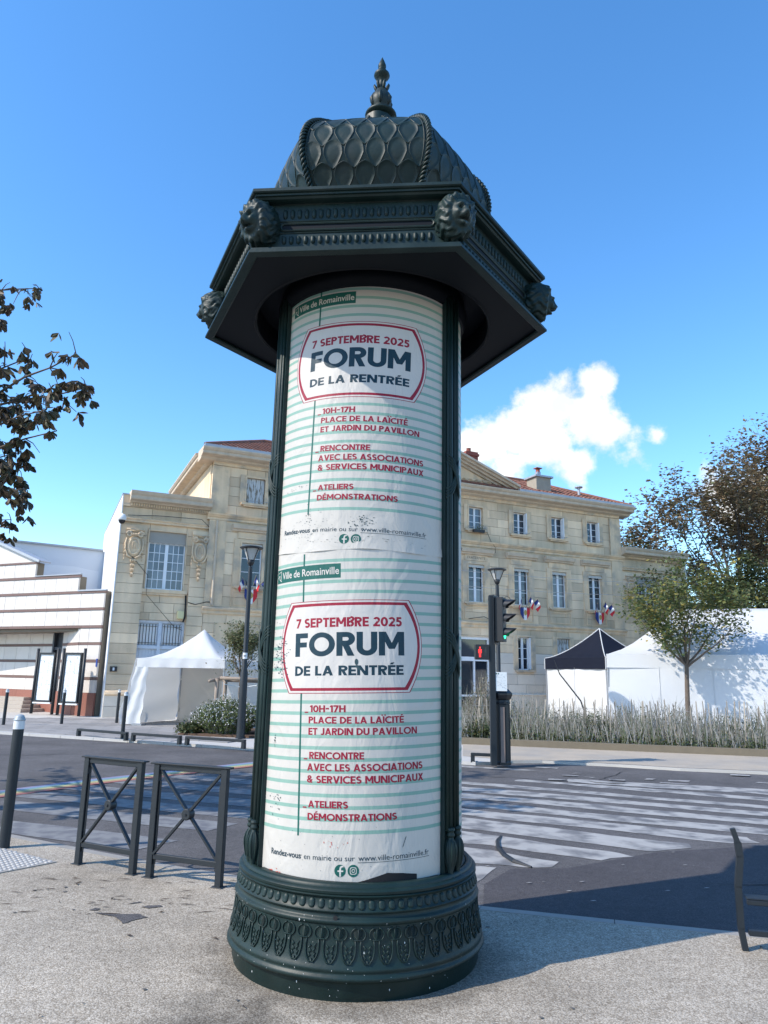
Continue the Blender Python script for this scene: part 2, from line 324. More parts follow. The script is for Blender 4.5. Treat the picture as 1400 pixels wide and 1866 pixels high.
def thing(name, label, cat, loc=(0, 0, 0), rotz=0, group=None):
    o = bpy.data.objects.new(name, None); o.empty_display_size = .2; C.objects.link(o); o.location = loc; o.rotation_euler = (0, 0, rotz)
    return tag(o, label, cat, group)
def copy_tree(o, parent=None):
    c = o.copy(); C.objects.link(c); c.parent = parent
    for ch in list(o.children): copy_tree(ch, c)
    return c
def clone(o, label, loc=None, rotz=None, scale=None):
    c = copy_tree(o); c['label'] = label
    if loc is not None: c.location = loc
    if rotz is not None: c.rotation_euler = (0, 0, rotz)
    if scale is not None: c.scale = (scale,) * 3
    return c
def bevel(o, w=.004, seg=1):
    md = o.modifiers.new('edge', 'BEVEL'); md.width = w; md.segments = seg; md.limit_method = 'ANGLE'; md.angle_limit = R(40); return o
UB = MB(); UB.box(-.5, .5, -.5, .5, -.5, .5)
_ub = {}
def ubox(m):
    if m.name not in _ub: _ub[m.name] = UB.mesh('block', m)
    return _ub[m.name]
def blk(name, m, parent, x0, x1, y0, y1, z0, z1, **k):
    return ob(name, ubox(m), parent, loc=((x0 + x1) / 2, (y0 + y1) / 2, (z0 + z1) / 2), scale=(x1 - x0, y1 - y0, z1 - z0), **k)

# ================================================================== THE SETTING
RD = -.05
def lerp(a, b, t): return a + (b - a) * t
g = MB(); g.add([(-700, -500, -.16), (700, -500, -.16), (700, 900, -.16), (-700, 900, -.16)], [(0, 1, 2, 3)]); tag(part('ground', g, M_far), kind='structure')
near = [(-14, 11.2), (-7, 8.9), (-4.6, 7.95), (-3.62, 7.50), (-2.85, 7.05), (-2.05, 6.60), (-1.64, 6.38), (-1.06, 6.12), (-.3, 5.82), (.7, 5.48), (1.56, 5.23), (2.3, 5.03), (5, 4.30), (14, 1.9), (30, -2.4)]
def off(p, dy): return (p[0] + dy * .25, p[1] + dy)
far = [(-40, 33), (-22, 25.6), (-9.7, 19.38), (-3, 16.54), (1.83, 14.46), (2.6, 14.9), (3.2, 15.0), (4.51, 14.6), (5.56, 14.15), (7.05, 13.8), (14, 12.1), (30, 8.0), (50, 3)]
g = MB()
xs = [-40, -22, -14, -9.7, -7, -4.6, -3.62, -2.85, -2.05, -1.64, -1.06, -.3, .7, 1.83, 2.6, 3.2, 4.51, 5.56, 7.05, 14, 30, 50]
def ip(poly, x):
    if x <= poly[0][0]: a, b = poly[0], poly[1]
    elif x >= poly[-1][0]: a, b = poly[-2], poly[-1]
    else:
        for a, b in zip(poly, poly[1:]):
            if a[0] <= x <= b[0]: break
    return a[1] + (b[1] - a[1]) * (x - a[0]) / (b[0] - a[0])
rv = [(x, ip(near, x) - .1, RD) for x in xs] + [(x, ip(far, x) + .1, RD) for x in xs]; n = len(xs)
g.add(rv, [(i, i + 1, n + i + 1, n + i) for i in range(n - 1)]); tag(part('road', g, M_asph), kind='structure')
# near pavement
g = MB(); n = len(near)
g.add([(x, y, 0) for x, y in near] + [(x, -25, 0) for x, y in near], [(n + i, n + i + 1, i + 1, i) for i in range(n - 1)]); tag(part('pavement', g, M_side), kind='structure')
g = MB()
kx = []
for (a, b) in zip(near, near[1:]):
    L_ = math.hypot(b[0] - a[0], b[1] - a[1]); k = max(1, round(L_ / 1.0))
    kx += [(lerp(a[0], b[0], i / k), lerp(a[1], b[1], i / k)) for i in range(k)]
kx.append(near[-1])
for i in range(len(kx) - 1):
    a, b = kx[i], kx[i + 1]; dx, dy = b[0] - a[0], b[1] - a[1]; l = math.hypot(dx, dy); nx, ny = -dy / l, dx / l; e = .004 / l
    p = [(a[0] + dx * e, a[1] + dy * e), (b[0] - dx * e, b[1] - dy * e)]
    m_ = MB(); w = .12
    m_.add([(p[0][0], p[0][1], .003), (p[1][0], p[1][1], .003), (p[1][0] + nx * w, p[1][1] + ny * w, -.008), (p[0][0] + nx * w, p[0][1] + ny * w, -.008),
            (p[0][0], p[0][1], -.12), (p[1][0], p[1][1], -.12), (p[1][0] + nx * w, p[1][1] + ny * w, -.12), (p[0][0] + nx * w, p[0][1] + ny * w, -.12)],
           [(0, 1, 2, 3), (3, 2, 6, 7), (0, 3, 7, 4), (1, 5, 6, 2), (0, 4, 5, 1)])
    if i == 0: KP = part('kerb', m_, M_kerb); tag(KP, kind='structure')
    else: part('kerb_stone', m_, M_kerb, KP)
# far pavement and plaza
g = MB(); n = len(far)
g.add([(x, y, 0) for x, y in far] + [(x, 70, 0) for x, y in far] + [(x, y, -.12) for x, y in far], [(i, i + 1, n + i + 1, n + i) for i in range(n - 1)] + [(2 * n + i, 2 * n + i + 1, i + 1, i) for i in range(n - 1)])
tag(part('plaza', g, M_plaza), kind='structure')
FK = None
for (a, b) in zip(far[:5], far[1:5]):
    L_ = math.hypot(b[0] - a[0], b[1] - a[1]); k = max(1, round(L_ / 1.0)); dx, dy = (b[0] - a[0]) / L_, (b[1] - a[1]) / L_
    for i in range(k):
        s0 = L_ * i / k + .006; s1 = L_ * (i + 1) / k - .006
        m_ = MB(); w = .16; P = [(a[0] + dx * s0, a[1] + dy * s0), (a[0] + dx * s1, a[1] + dy * s1)]
        m_.slab([(P[0][0] + dy * .02, P[0][1] - dx * .02), (P[1][0] + dy * .02, P[1][1] - dx * .02), (P[1][0] - dy * w, P[1][1] + dx * w), (P[0][0] - dy * w, P[0][1] + dx * w)], -.13, .012)
        if FK is None: FK = part('far_kerb', m_, M_kerbw); tag(FK, kind='structure')
        else: part('kerb_stone', m_, M_kerbw, FK)
# plaza paving stones in the part one can see
PV = tag(part('plaza_paving', (lambda q: (q.slab([(-12.4, 23.2), (-12.0, 23.1), (-12.0, 23.5), (-12.4, 23.6)], 0, .012), q)[1])(MB()), M_tile), kind='structure')
ax = Vector((cos(R(-24)), sin(R(-24)))); ay = Vector((-ax.y, ax.x)); ti = 0
tile_m = ubox(M_tile)
for j in range(-14, 16):
    for i in range(-14, 12):
        p = Vector((-8.0, 21.5)) + ax * (i * .82 + (j % 2) * .41) + ay * (j * .52)
        if p.x > -3.6 or p.x < -12.2 or p.y < ip(far, p.x) + .5: continue
        # stop before the buildings
        if (p - Vector((-10.2, 26.75))).dot(ay) > -.7: continue
        if p.x > -5.2 and 18.9 < p.y < 21.5: continue
        if (p - Vector((-9.7, 26.35))).dot(Vector((.4147, -.91))) < .6: continue
        if ti >= 299: continue
        ti += 1
        o = ob('paving_stone', tile_m, PV, loc=(p.x, p.y, rnd.uniform(.008, .010)), scale=(.785, .49, .012)); o.rotation_euler = (0, 0, R(-24))
# sandy path on the right
sp = [(2.6, 14.95), (3.2, 15.05), (4.51, 14.66), (5.56, 14.2), (7.05, 13.88), (14, 12.2), (30, 8.1), (30, 11), (14, 15.0), (8.45, 16.55), (3.06, 18.05), (2.0, 18.3), (1.7, 15.6)]
g = MB(); g.add([(x, y, .006) for x, y in sp], [tuple(range(len(sp)))]); tag(part('path', g, M_sand), kind='structure')

def wobbly(poly, z, m, name, parent=None, amp=.03, step=.12, seed=1):
    r = random.Random(seed); out = []; n = len(poly)
    for i in range(n):
        a, b = poly[i], poly[(i + 1) % n]; L_ = math.hypot(b[0] - a[0], b[1] - a[1]); k = max(1, int(L_ / step))
        ph = r.uniform(0, 6); fr = r.uniform(1.2, 2.6)
        for q in range(k):
            t = q / k; w = amp * (sin(ph + t * L_ * fr) + .5 * sin(ph * 2 + t * L_ * fr * 2.7)) + r.uniform(-.3, .3) * amp
            out.append((lerp(a[0], b[0], t) - (b[1] - a[1]) / L_ * w, lerp(a[1], b[1], t) + (b[0] - a[0]) / L_ * w))
    g = MB(); g.add([(x, y, z) for x, y in out], [tuple(range(len(out)))]); return part(name, g, m, parent)
# zebra crossings: each bar a painted sheet
zl = [[(-4.01, 8.49), (-1.94, 7.65), (-2.23, 7.22), (-3.90, 7.93)], [(-4.58, 9.70), (-1.52, 8.51), (-1.78, 8.11), (-4.45, 9.12)],
      [(-4.80, 10.55), (-1.1, 9.13), (-1.34, 8.75), (-4.85, 10.05)], [(-4.6, 11.25), (-.7, 9.72), (-.95, 9.32), (-4.75, 10.84)], [(-4.1, 11.92), (-.3, 10.4), (-.5, 10.0), (-4.3, 11.5)],
      [(-3.6, 12.6), (.2, 11.05), (0, 10.7), (-3.8, 12.2)], [(-3.1, 13.2), (.5, 11.7), (.3, 11.4), (-3.3, 12.85)]]
zr = [[(-.6, 7.2), (.5, 6.93), (1.02, 6.84), (.80, 6.36), (-.6, 6.6)],
      [(.72, 7.60), (1.20, 7.43), (1.63, 7.08), (1.52, 6.90), (1.15, 6.87), (.7, 7.0)], [(.4, 8.62), (.97, 8.30), (2.32, 7.48), (2.40, 7.30), (2.05, 7.18), (.91, 7.75), (.4, 8.05)], [(.4, 9.5), (1.07, 9.07), (3.17, 7.92), (3.1, 7.74), (2.66, 7.58), (1.0, 8.48), (.4, 8.8)],
      [(.4, 10.1), (1.14, 9.70), (3.95, 8.30), (3.92, 8.06), (3.6, 7.98), (1.09, 9.24), (.4, 9.6)], [(.4, 10.7), (1.21, 10.32), (5.2, 8.35), (5.1, 8.02), (1.16, 9.86), (.4, 10.2)],
      [(.4, 11.4), (1.29, 10.98), (5.4, 8.98), (5.25, 8.70), (1.25, 10.52), (.4, 10.9)], [(.4, 12.0), (1.36, 11.60), (5.5, 9.63), (5.35, 9.34), (1.32, 11.16), (.4, 11.55)],
      [(.4, 12.55), (1.54, 12.10), (5.6, 10.22), (5.5, 9.98), (1.52, 11.78), (.4, 12.3)], [(2.3, 12.6), (4.2, 11.75), (6.2, 10.85), (6.1, 10.5), (4.1, 11.45), (2.2, 12.35)]]
ZB = None
for i, q in enumerate(zl):
    o = wobbly(q, RD + .004, M_paintg, 'crossing_bar' if ZB else 'zebra_crossing', ZB, .012, .2, i)
    if ZB is None: ZB = tag(o, kind='structure')
q = MB(); nq = [(.75, 5.62), (3.2, 5.0), (5.6, 4.3), (8, 3.6), (9.5, 6.5), (6.2, 8.6), (4.2, 8.0), (2.7, 7.55), (1.65, 6.86), (1.15, 6.80), (.85, 6.30)]
q.add([(x, y, RD + .002) for x, y in nq], [tuple(range(len(nq)))]); tag(part('newer_asphalt_patch', q, M_asphn), kind='structure')
q = MB(); q.tube([(1.28, 8.12, RD + .005), (1.20, 7.85, RD + .012), (1.16, 7.55, RD + .012), (1.17, 7.25, RD + .012), (1.22, 7.02, RD + .012), (1.34, 6.85, RD + .005)], [.012, .02, .022, .024, .022, .012], 6); tag(part('black_cable', q, M_black), 'short curved black strip lying across the right hand crossing bars beside the column', 'road strip')
ZC = None
for i, q in enumerate(zr):
    o = wobbly(q, RD + .004, M_paint, 'crossing_bar' if ZC else 'zebra_crossing', ZC, .028, .12, 20 + i)
    if ZC is None: ZC = tag(o, kind='structure')
wobbly([(3.14, 12.75), (5.7, 12.0), (7.5, 11.3), (7.4, 10.9), (5.6, 11.45), (3.02, 12.3)], RD + .004, M_paint, 'road_line', ZC, .04, .15, 40)
for i in range(26):
    x = rnd.uniform(2.6, 7.8); y = rnd.uniform(12.4, 14.4) - (x - 3) * .25; w = rnd.uniform(.1, .45); h = rnd.uniform(.04, .14)
    wobbly([(x, y), (x + w, y - w * .3), (x + w + .1, y + h - w * .3), (x + .05, y + h)], RD + .006 + .0007 * i, M_paint, 'worn_marking', ZC, .03, .06, 50 + i)
wobbly([(.9, 14.3), (2.5, 13.7), (2.9, 13.75), (2.4, 14.05), (1.2, 14.5)], RD + .005, M_paint, 'worn_marking', ZC, .03, .1, 90)
# rainbow edge line
rbp = [(-7.5, 6.6), (-5.0, 10.12), (-4.32, 11.28), (-2.37, 13.8), (-1.2, 15.3)]
RB = None
for k in range(6):
    g = MB(); vs = []
    for i, (x, y) in enumerate(rbp):
        a = rbp[max(i - 1, 0)]; b = rbp[min(i + 1, len(rbp) - 1)]; l = math.hypot(b[0] - a[0], b[1] - a[1]); nx, ny = (b[1] - a[1]) / l, -(b[0] - a[0]) / l
        for q in (.24 - .08 * k, .24 - .08 * k - .082): vs.append((x + nx * q, y + ny * q, RD + .009 + .001 * k))
    n = len(rbp); g.add(vs, [(2 * i, 2 * i + 2, 2 * i + 3, 2 * i + 1) for i in range(n - 1)])
    if RB is None: RB = tag(part('rainbow_line', g, M_rb[k]), kind='structure')
    else: part('colour_stripe', g, M_rb[k], RB)
# patches and grating on the near pavement
PT = None
for q in ([(-1.86, 5.25), (-1.71, 5.18), (-1.61, 5.06), (-1.56, 5.10), (-1.47, 5.19), (-1.55, 5.24), (-1.70, 5.235)], [(-1.60, 5.38), (-1.54, 5.37), (-1.46, 5.41), (-1.48, 5.45), (-1.56, 5.43)], [(-1.71, 5.46), (-1.66, 5.455), (-1.62, 5.49), (-1.68, 5.50)], [(-1.91, 5.31), (-1.86, 5.30), (-1.85, 5.34), (-1.88, 5.35)]):
    o = wobbly(q, .004, M_asph, 'repair_patch', PT, .009, .03, int(abs(q[0][0]) * 100))
    if PT is None: PT = tag(o, kind='structure')
GP = tag(part('tactile_paving', (lambda q: (q.slab([(-3.95, 6.35), (-2.98, 6.12), (-2.66, 6.53), (-3.3, 6.95), (-3.9, 7.2)], 0, .008), q)[1])(MB()), mat('tactile_base', (.29, .275, .255), .8, var=.15)), kind='structure')
dm = MB(); dm.lathe([(.017, 0), (.014, .004), (.006, .006), (0, .0062)], 8); dmm = dm.mesh('stud', mat('tactile_stud', (.44, .43, .41), .6), True)
cnt = 0
for i in range(30):
    for j in range(24):
        x = -3.78 + i * .052 + j * .012; y = 6.15 + j * .045 - i * .017
        inside = (y - 6.12) > -.237 * (x + 2.98) + .02 and y < 6.53 - .656 * (x + 2.66) - .02 and y > 6.12 + 1.28 * (x + 2.98) + .03 and x < -2.68
        if inside and cnt < 290 and x > -3.75: ob('stud', dmm, GP, loc=(x, y, .008)); cnt += 1
# leaf litter
g = MB()
for i in range(70):
    a = rnd.uniform(0, 6.28); x = rnd.uniform(-3.2, 3.4); y = rnd.uniform(2.6, 6.6); 
    if y > ip(near, x) - .15 or (x + .12) ** 2 + (y - 4.69) ** 2 < .62: continue
    l = rnd.uniform(.008, .026); w = l * rnd.uniform(.15, .6)
    g.add([(x - cos(a) * l, y - sin(a) * l, .004), (x + sin(a) * w, y - cos(a) * w, .012), (x + cos(a) * l, y + sin(a) * l, .005), (x - sin(a) * w, y + cos(a) * w, .010)], [(0, 1, 2, 3)])
for i in range(60):
    a = rnd.uniform(-.3, .5); x = rnd.uniform(-2.9, -.8); y = rnd.uniform(5.2, 6.1)
    if y > ip(near, x) - .05: continue
    l = rnd.uniform(.02, .09)
    g.add([(x - cos(a) * l, y - sin(a) * l, .004), (x, y - .004, .008), (x + cos(a) * l, y + sin(a) * l, .005), (x, y + .004, .008)], [(0, 1, 2, 3)])
tag(part('leaf_litter', g, mat('dead_leaf', (.07, .05, .04), .9, var=.3)), kind='stuff')

# old gum spots on the pavement, cracks and sealed seams in the road
g = MB()
for i in range(90):
    x = rnd.uniform(-3.4, 3.6); y = rnd.uniform(2.4, 6.6)
    if y > ip(near, x) - .2 or (x + .12) ** 2 + (y - 4.69) ** 2 < .62: continue
    r0 = rnd.uniform(.006, .016); k = rnd.randint(7, 10); g.add([(x + r0 * rnd.uniform(.75, 1.1) * cos(2 * PI * j / k), y + r0 * rnd.uniform(.75, 1.1) * sin(2 * PI * j / k), .0045 + .00002 * i) for j in range(k)], [tuple(range(k))])
tag(part('gum_spots', g, mat('old_gum', (.12, .11, .10), .8, var=.3)), kind='stuff')
g = MB()
for (x, y, a, L_, w) in ((-4.5, 13.6, -.35, 5.2, .018), (-8, 14.5, .25, 4.2, .014), (2.6, 6.4, .12, 3.0, .010), (.9, 13.2, -.38, 4.6, .016), (3.5, 12.6, .9, 1.6, .012), (-2.9, 10.2, 1.1, 2.6, .012), (4.3, 7.2, 1.2, 1.2, .009), (-7, 10.4, -.1, 3.4, .014), (5.2, 11.0, -.4, 3.6, .014)):
    n = int(L_ / .12); A = []; B = []; ph = rnd.uniform(0, 6)
    for i in range(n + 1):
        t = i / n * L_; o = .05 * sin(ph + t * 2.3) + .022 * sin(t * 7.1 + ph) + rnd.uniform(-.012, .012); ww = w * rnd.uniform(.4, 1.2) * (1 - abs(2 * i / n - 1) ** 4)
        A.append((x + t * cos(a) - (o + ww) * sin(a), y + t * sin(a) + (o + ww) * cos(a), RD + .0075)); B.append((x + t * cos(a) - (o - ww) * sin(a), y + t * sin(a) + (o - ww) * cos(a), RD + .0075))
    g.add(A + B, [(i, i + 1, n + 2 + i, n + 1 + i) for i in range(n)])
tag(part('road_cracks', g, mat('crack_dark', (.022, .021, .023), .95)), kind='stuff')
g = MB()
for i in range(70):
    x = rnd.uniform(.8, 6.5); y = rnd.uniform(5.6, 9.5); r0 = rnd.uniform(.008, .028)
    if y < ip(near, x) + .3: continue
    g.add([(x - r0, y, RD + .011), (x, y - r0 * .4, RD + .014), (x + r0, y + r0 * .3, RD + .012), (x, y + r0 * .5, RD + .011)], [(0, 1, 2, 3)])
tag(part('paper_scraps', g, mat('pale_scrap', (.42, .41, .38), .8)), kind='stuff')

# ================================================================== THE ADVERTISING COLUMN
COL = thing('advertising_column', 'tall dark green cast iron advertising column with hexagonal lion head cornice, scaly domed roof and forum posters', 'advertising column', (-.119, 4.685, 0))
COL.rotation_euler = (-.0025, .0037, R(-5.1))
def P(r, phi, z): return (r * sin(phi), -r * cos(phi), z)
S3 = .8660254
# ---- base
prof = [(.66, -.05), (.700, -.05), (.702, .012), (.708, .02), (.706, .075), (.716, .088), (.734, .094), (.7405, .104), (.738, .116), (.729, .122), (.727, .132), (.731, .137), (.730, .150), (.724, .158), (.716, .19), (.706, .24), (.7015, .30),
        (.700, .335), (.708, .342), (.712, .352), (.708, .361), (.699, .366), (.694, .374), (.694, .386), (.703, .392), (.705, .399), (.699, .405), (.690, .42), (.684, .445), (.684, .452), (.692, .458), (.697, .466), (.690, .472), (.672, .478), (.660, .49), (.640, .50), (.62, .50)]
g = MB(); g.lathe(prof, 144); base = smooth_by_angle(part('base', g, M_green, COL), 50)
def baseR(z):
    for (r0, z0), (r1, z1) in zip(prof, prof[1:]):
        if z0 <= z <= z1 and z1 > z0: return r0 + (r1 - r0) * (z - z0) / (z1 - z0)
    return .7
# raised ovals (gadroons) round the neck: one mesh shared by 84 objects
def ribbed(h0, h1, w, proud, base_r, n=8, m=7):
    q = MB()
    def f(u, v):
        a = u * PI; x = -cos(a) * w / 2; z = h0 + (h1 - h0) * v
        e = math.sqrt(max(0, 1 - (2 * v - 1) ** 4)); x *= max(.001, e)
        return (x, -(base_r(z) + proud * sin(a) * e + .0005), z)
    q.grid(f, n, m); return q
ov = ribbed(.406, .452, .034, .010, baseR).mesh('oval', M_greena, True)
for i in range(84): ob('oval', ov, base, rotz=2 * PI * i / 84)
# keyhole palmettes
q = MB()
def cyl_pt(x, z, h): r = baseR(z) + h; a = x * 1.2 / .71; return (r * sin(a), -r * cos(a), z)
def loop(pts, rad, h=.004, closed=False, n=5): q.tube([cyl_pt(x, z, h) for x, z in pts], rad, n, closed=closed)
zc = .298
loop([(.031 * sin(t), zc + .031 * cos(t)) for t in [PI * 2 * k / 20 for k in range(1, 20)] if abs(t - PI) > .35][:9], .0036)
loop([(-.031 * sin(t), zc + .031 * cos(t)) for t in [PI * 2 * k / 20 for k in range(1, 20)] if abs(t - PI) > .35][:9], .0036)
for s in (-1, 1):
    loop([(s * .012, zc - .028), (s * .010, zc - .05), (s * .011, zc - .08), (s * .017, zc - .105), (s * .030, zc - .126), (s * .040, zc - .124), (s * .040, zc - .112)], .0042)
    for k, (dx, dz) in enumerate(((.027, .100), (.030, .080), (.027, .060))):
        loop([(s * (dx - .006), zc - dz + .012), (s * (dx + .004), zc - dz), (s * (dx - .004), zc - dz - .012)], [.002, .0065, .002], .002)
# inner ribbed leaf
for k in range(9):
    z_ = zc + .020 - k * .0052; w = .019 * math.sqrt(max(.05, 1 - ((k - 3.5) / 5.2) ** 2))
    loop([(-w, z_ + .006), (0, z_ - .004), (w, z_ + .006)], [.0012, .0030, .0012], .003, n=4)
loop([(.0, zc + .024), (0, zc - .03)], .0025, .004)
pal = q.mesh('palmette', M_greena, True)
for i in range(48): ob('palmette', pal, base, rotz=2 * PI * i / 48)
g = MB(); g.lathe([(.011, 0), (.012, .002), (0, .0021)], 12)
o = part('bolt_hole', g, M_dark, base); o.location = P(.7065, R(-2), .371); o.rotation_euler = (R(90), 0, 0)
# white scuffs on the cast iron
g = MB()
for i in range(110):
    a = rnd.uniform(-1.3, 1.2); z = rnd.uniform(.02, .37); s_ = rnd.uniform(.0012, .0035) * (2 if rnd.random() < .12 else 1); r_ = baseR(z) + .0015
    g.add([P(r_, a + s_ * .8 * cos(t), z + s_ * sin(t)) for t in (0, 1.2, 2.4, 3.6, 4.9)], [(0, 1, 2, 3, 4)])
part('paint_chips', g, mat('pale_chip', (.45, .47, .47), .8), base)
# ---- lower ring with its small stand off on each side
g = MB(); g.lathe([(.640, .468), (.682, .468), (.694, .476), (.696, .488), (.688, .498), (.676, .500), (.674, .510), (.664, .520), (.650, .522), (.64, .515)], 144)
smooth_by_angle(part('lower_ring', g, M_green, COL), 45)
# ---- drum
RP = .615
g = MB(); g.lathe([(.605, .45), (.608, .5), (.608, 4.0), (.606, 4.09)], 96); part('drum', g, mat('drum_panel', (.42, .47, .47), .4, var=.1), COL, True)
g = MB(); g.lathe([(.612, 3.90), (.632, 3.905), (.638, 3.93), (.650, 3.95), (.655, 3.99), (.64, 4.02), (.64, 4.09)], 96); smooth_by_angle(part('drum_collar', g, M_green_shade, COL), 40)
# ---- mullions at the three joints of the panels
def mullion(az):
    e = ob('mullion', None, COL, rotz=az)
    # built round local phi = 0
    q = MB()
    def pan(x0, x1, r0, r1, z0=.5, z1=3.97):
        a0, a1 = x0 / .64, x1 / .64
        q.add([P(r, a, z) for z in (z0, z1) for (r, a) in ((r0, a0), (r1, a0), (r1, a1), (r0, a1))], [(0, 1, 5, 4), (1, 2, 6, 5), (2, 3, 7, 6), (3, 0, 4, 7), (4, 5, 6, 7)])
    pan(-.070, .070, .60, .632); pan(-.078, -.066, .60, .640); pan(.066, .078, .60, .640); pan(-.008, .008, .60, .637)
    part('back_plate', q, M_green, e)
    for s in (-1, 1):
        c = s * .037
        q = MB()
        for dx, rr, pr in ((0, .0135, .652), (-.019, .0105, .645), (.019, .0105, .645)):
            q.tube([P(pr, (c + dx) / pr, z) for z in (.735, 1.5, 2.4, 3.3, 3.96)], rr, 10)
        part('reed_bundle', q, M_green, e, True)
        q = MB(); vx, vy, _ = P(.655, c / .655, 0)
        vp = [(.010, .488), (.024, .492), (.026, .500), (.017, .508), (.014, .52), (.021, .55), (.029, .585), (.033, .62), (.033, .645), (.027, .672), (.018, .688), (.015, .70), (.0225, .706), (.024, .714), (.018, .722), (.020, .732), (.025, .738), (.022, .748), (.012, .752)]
        q.lathe(vp, 18, (vx, vy))
        for k in range(8):
            a = 2 * PI * k / 8
            q.tube([(vx + (r + .001) * sin(a), vy - (r + .001) * cos(a), z) for r, z in vp[5:11]], [.002, .004, .0055, .0055, .004, .002], 5)
        smooth_by_angle(part('vase', q, M_greena, e), 50)
    for zc_ in (1.69, 2.755):
        q = MB()
        for s in (-1, 1):
            for k in range(4):
                dz = (k - 1.5) * .019
                q.tube([P(.640 + .030 * (1 - (t * 2 - 1) ** 2) + (.006 if s > 0 else 0) * (1 - (2 * t - 1) ** 2), (s * lerp(-.070, .070, t)) / .66, zc_ + lerp(.115, -.115, t) * (1 + .0 * t) + dz + .02 * sin(2 * PI * t)) for t in [i / 12 for i in range(13)]], .0075, 6)
        q.tube([P(.672, x / .67, zc_ + z) for x, z in ((0, .012), (.012, 0), (0, -.012), (-.012, 0))], .008, 6, closed=True)
        part('ribbon_tie', q, M_greena, e, True)
    return e
for az in (60, -60, 180): mullion(R(az))
# curved inner frame of each poster bay
for az in (0, 120, 240):
    q = MB()
    def arcbar(z0, z1, r0, r1, a0=-.88, a1=.88, n=40):
        vs = [P(r, lerp(a0, a1, i / n) + R(az), z) for i in range(n + 1) for (r, z) in ((r0, z0), (r1, z0), (r1, z1), (r0, z1))]
        q.add(vs, [(4 * i + a, 4 * i + 4 + a, 4 * i + 4 + (a + 1) % 4, 4 * i + (a + 1) % 4) for i in range(n) for a in range(4)])
    arcbar(.498, .516, .60, .634); arcbar(3.955, 3.985, .60, .632)
    part('bay_frame', q, M_green, COL)

# ---- posters ----------------------------------------------------------------
def cpt(u, v, h): return P(RP + h, u / RP, v)
class Print:
    """flat print wrapped on the drum; (U, V) in metres on the sheet, rotated by a, then scaled to height"""
    def __init__(s, a, k, c): s.a = a; s.k = k; s.c = c; s.g = {}; s.h = 0.0001
    def xf(s, U, V):
        u = U - s.a * (V - 1.4); v = V + s.a * U; return u, v * s.k + s.c
    def layer(s, key, mat_): s.g.setdefault(key, (MB(), mat_)); s.key = key
    def poly(s, pts, step=.02):
        q = s.g[s.key][0]; s.h += 2e-6
        q.add([cpt(*s.xf(U, V), s.h) for U, V in pts], [tuple(range(len(pts)))])
    def quadstrip(s, A, B):
        q = s.g[s.key][0]; s.h += 8e-7; A2, B2 = [A[0]], [B[0]]
        for i in range(len(A) - 1):          # follow the drum: no facet wider than 8 mm
            k = max(1, math.ceil(max(abs(A[i + 1][0] - A[i][0]), abs(B[i + 1][0] - B[i][0])) / .008))
            for j in range(1, k + 1): A2.append((lerp(A[i][0], A[i + 1][0], j / k), lerp(A[i][1], A[i + 1][1], j / k))); B2.append((lerp(B[i][0], B[i + 1][0], j / k), lerp(B[i][1], B[i + 1][1], j / k)))
        n = len(A2); c = max(1, math.ceil(max(abs(a[0] - b[0]) for a, b in zip(A2, B2)) / .008), math.ceil(max(abs(a[1] - b[1]) for a, b in zip(A2, B2)) * abs(s.a) / .004))
        rows = [[cpt(*s.xf(lerp(a[0], b[0], r / c), lerp(a[1], b[1], r / c)), s.h) for a, b in zip(A2, B2)] for r in range(c + 1)]
        q.add([p for r in rows for p in r], [(r * n + i, r * n + i + 1, (r + 1) * n + i + 1, (r + 1) * n + i) for r in range(c) for i in range(n - 1)])
    def rect(s, U0, U1, V0, V1):
        s.quadstrip([(U0, V0), (U1, V0)], [(U0, V1), (U1, V1)])
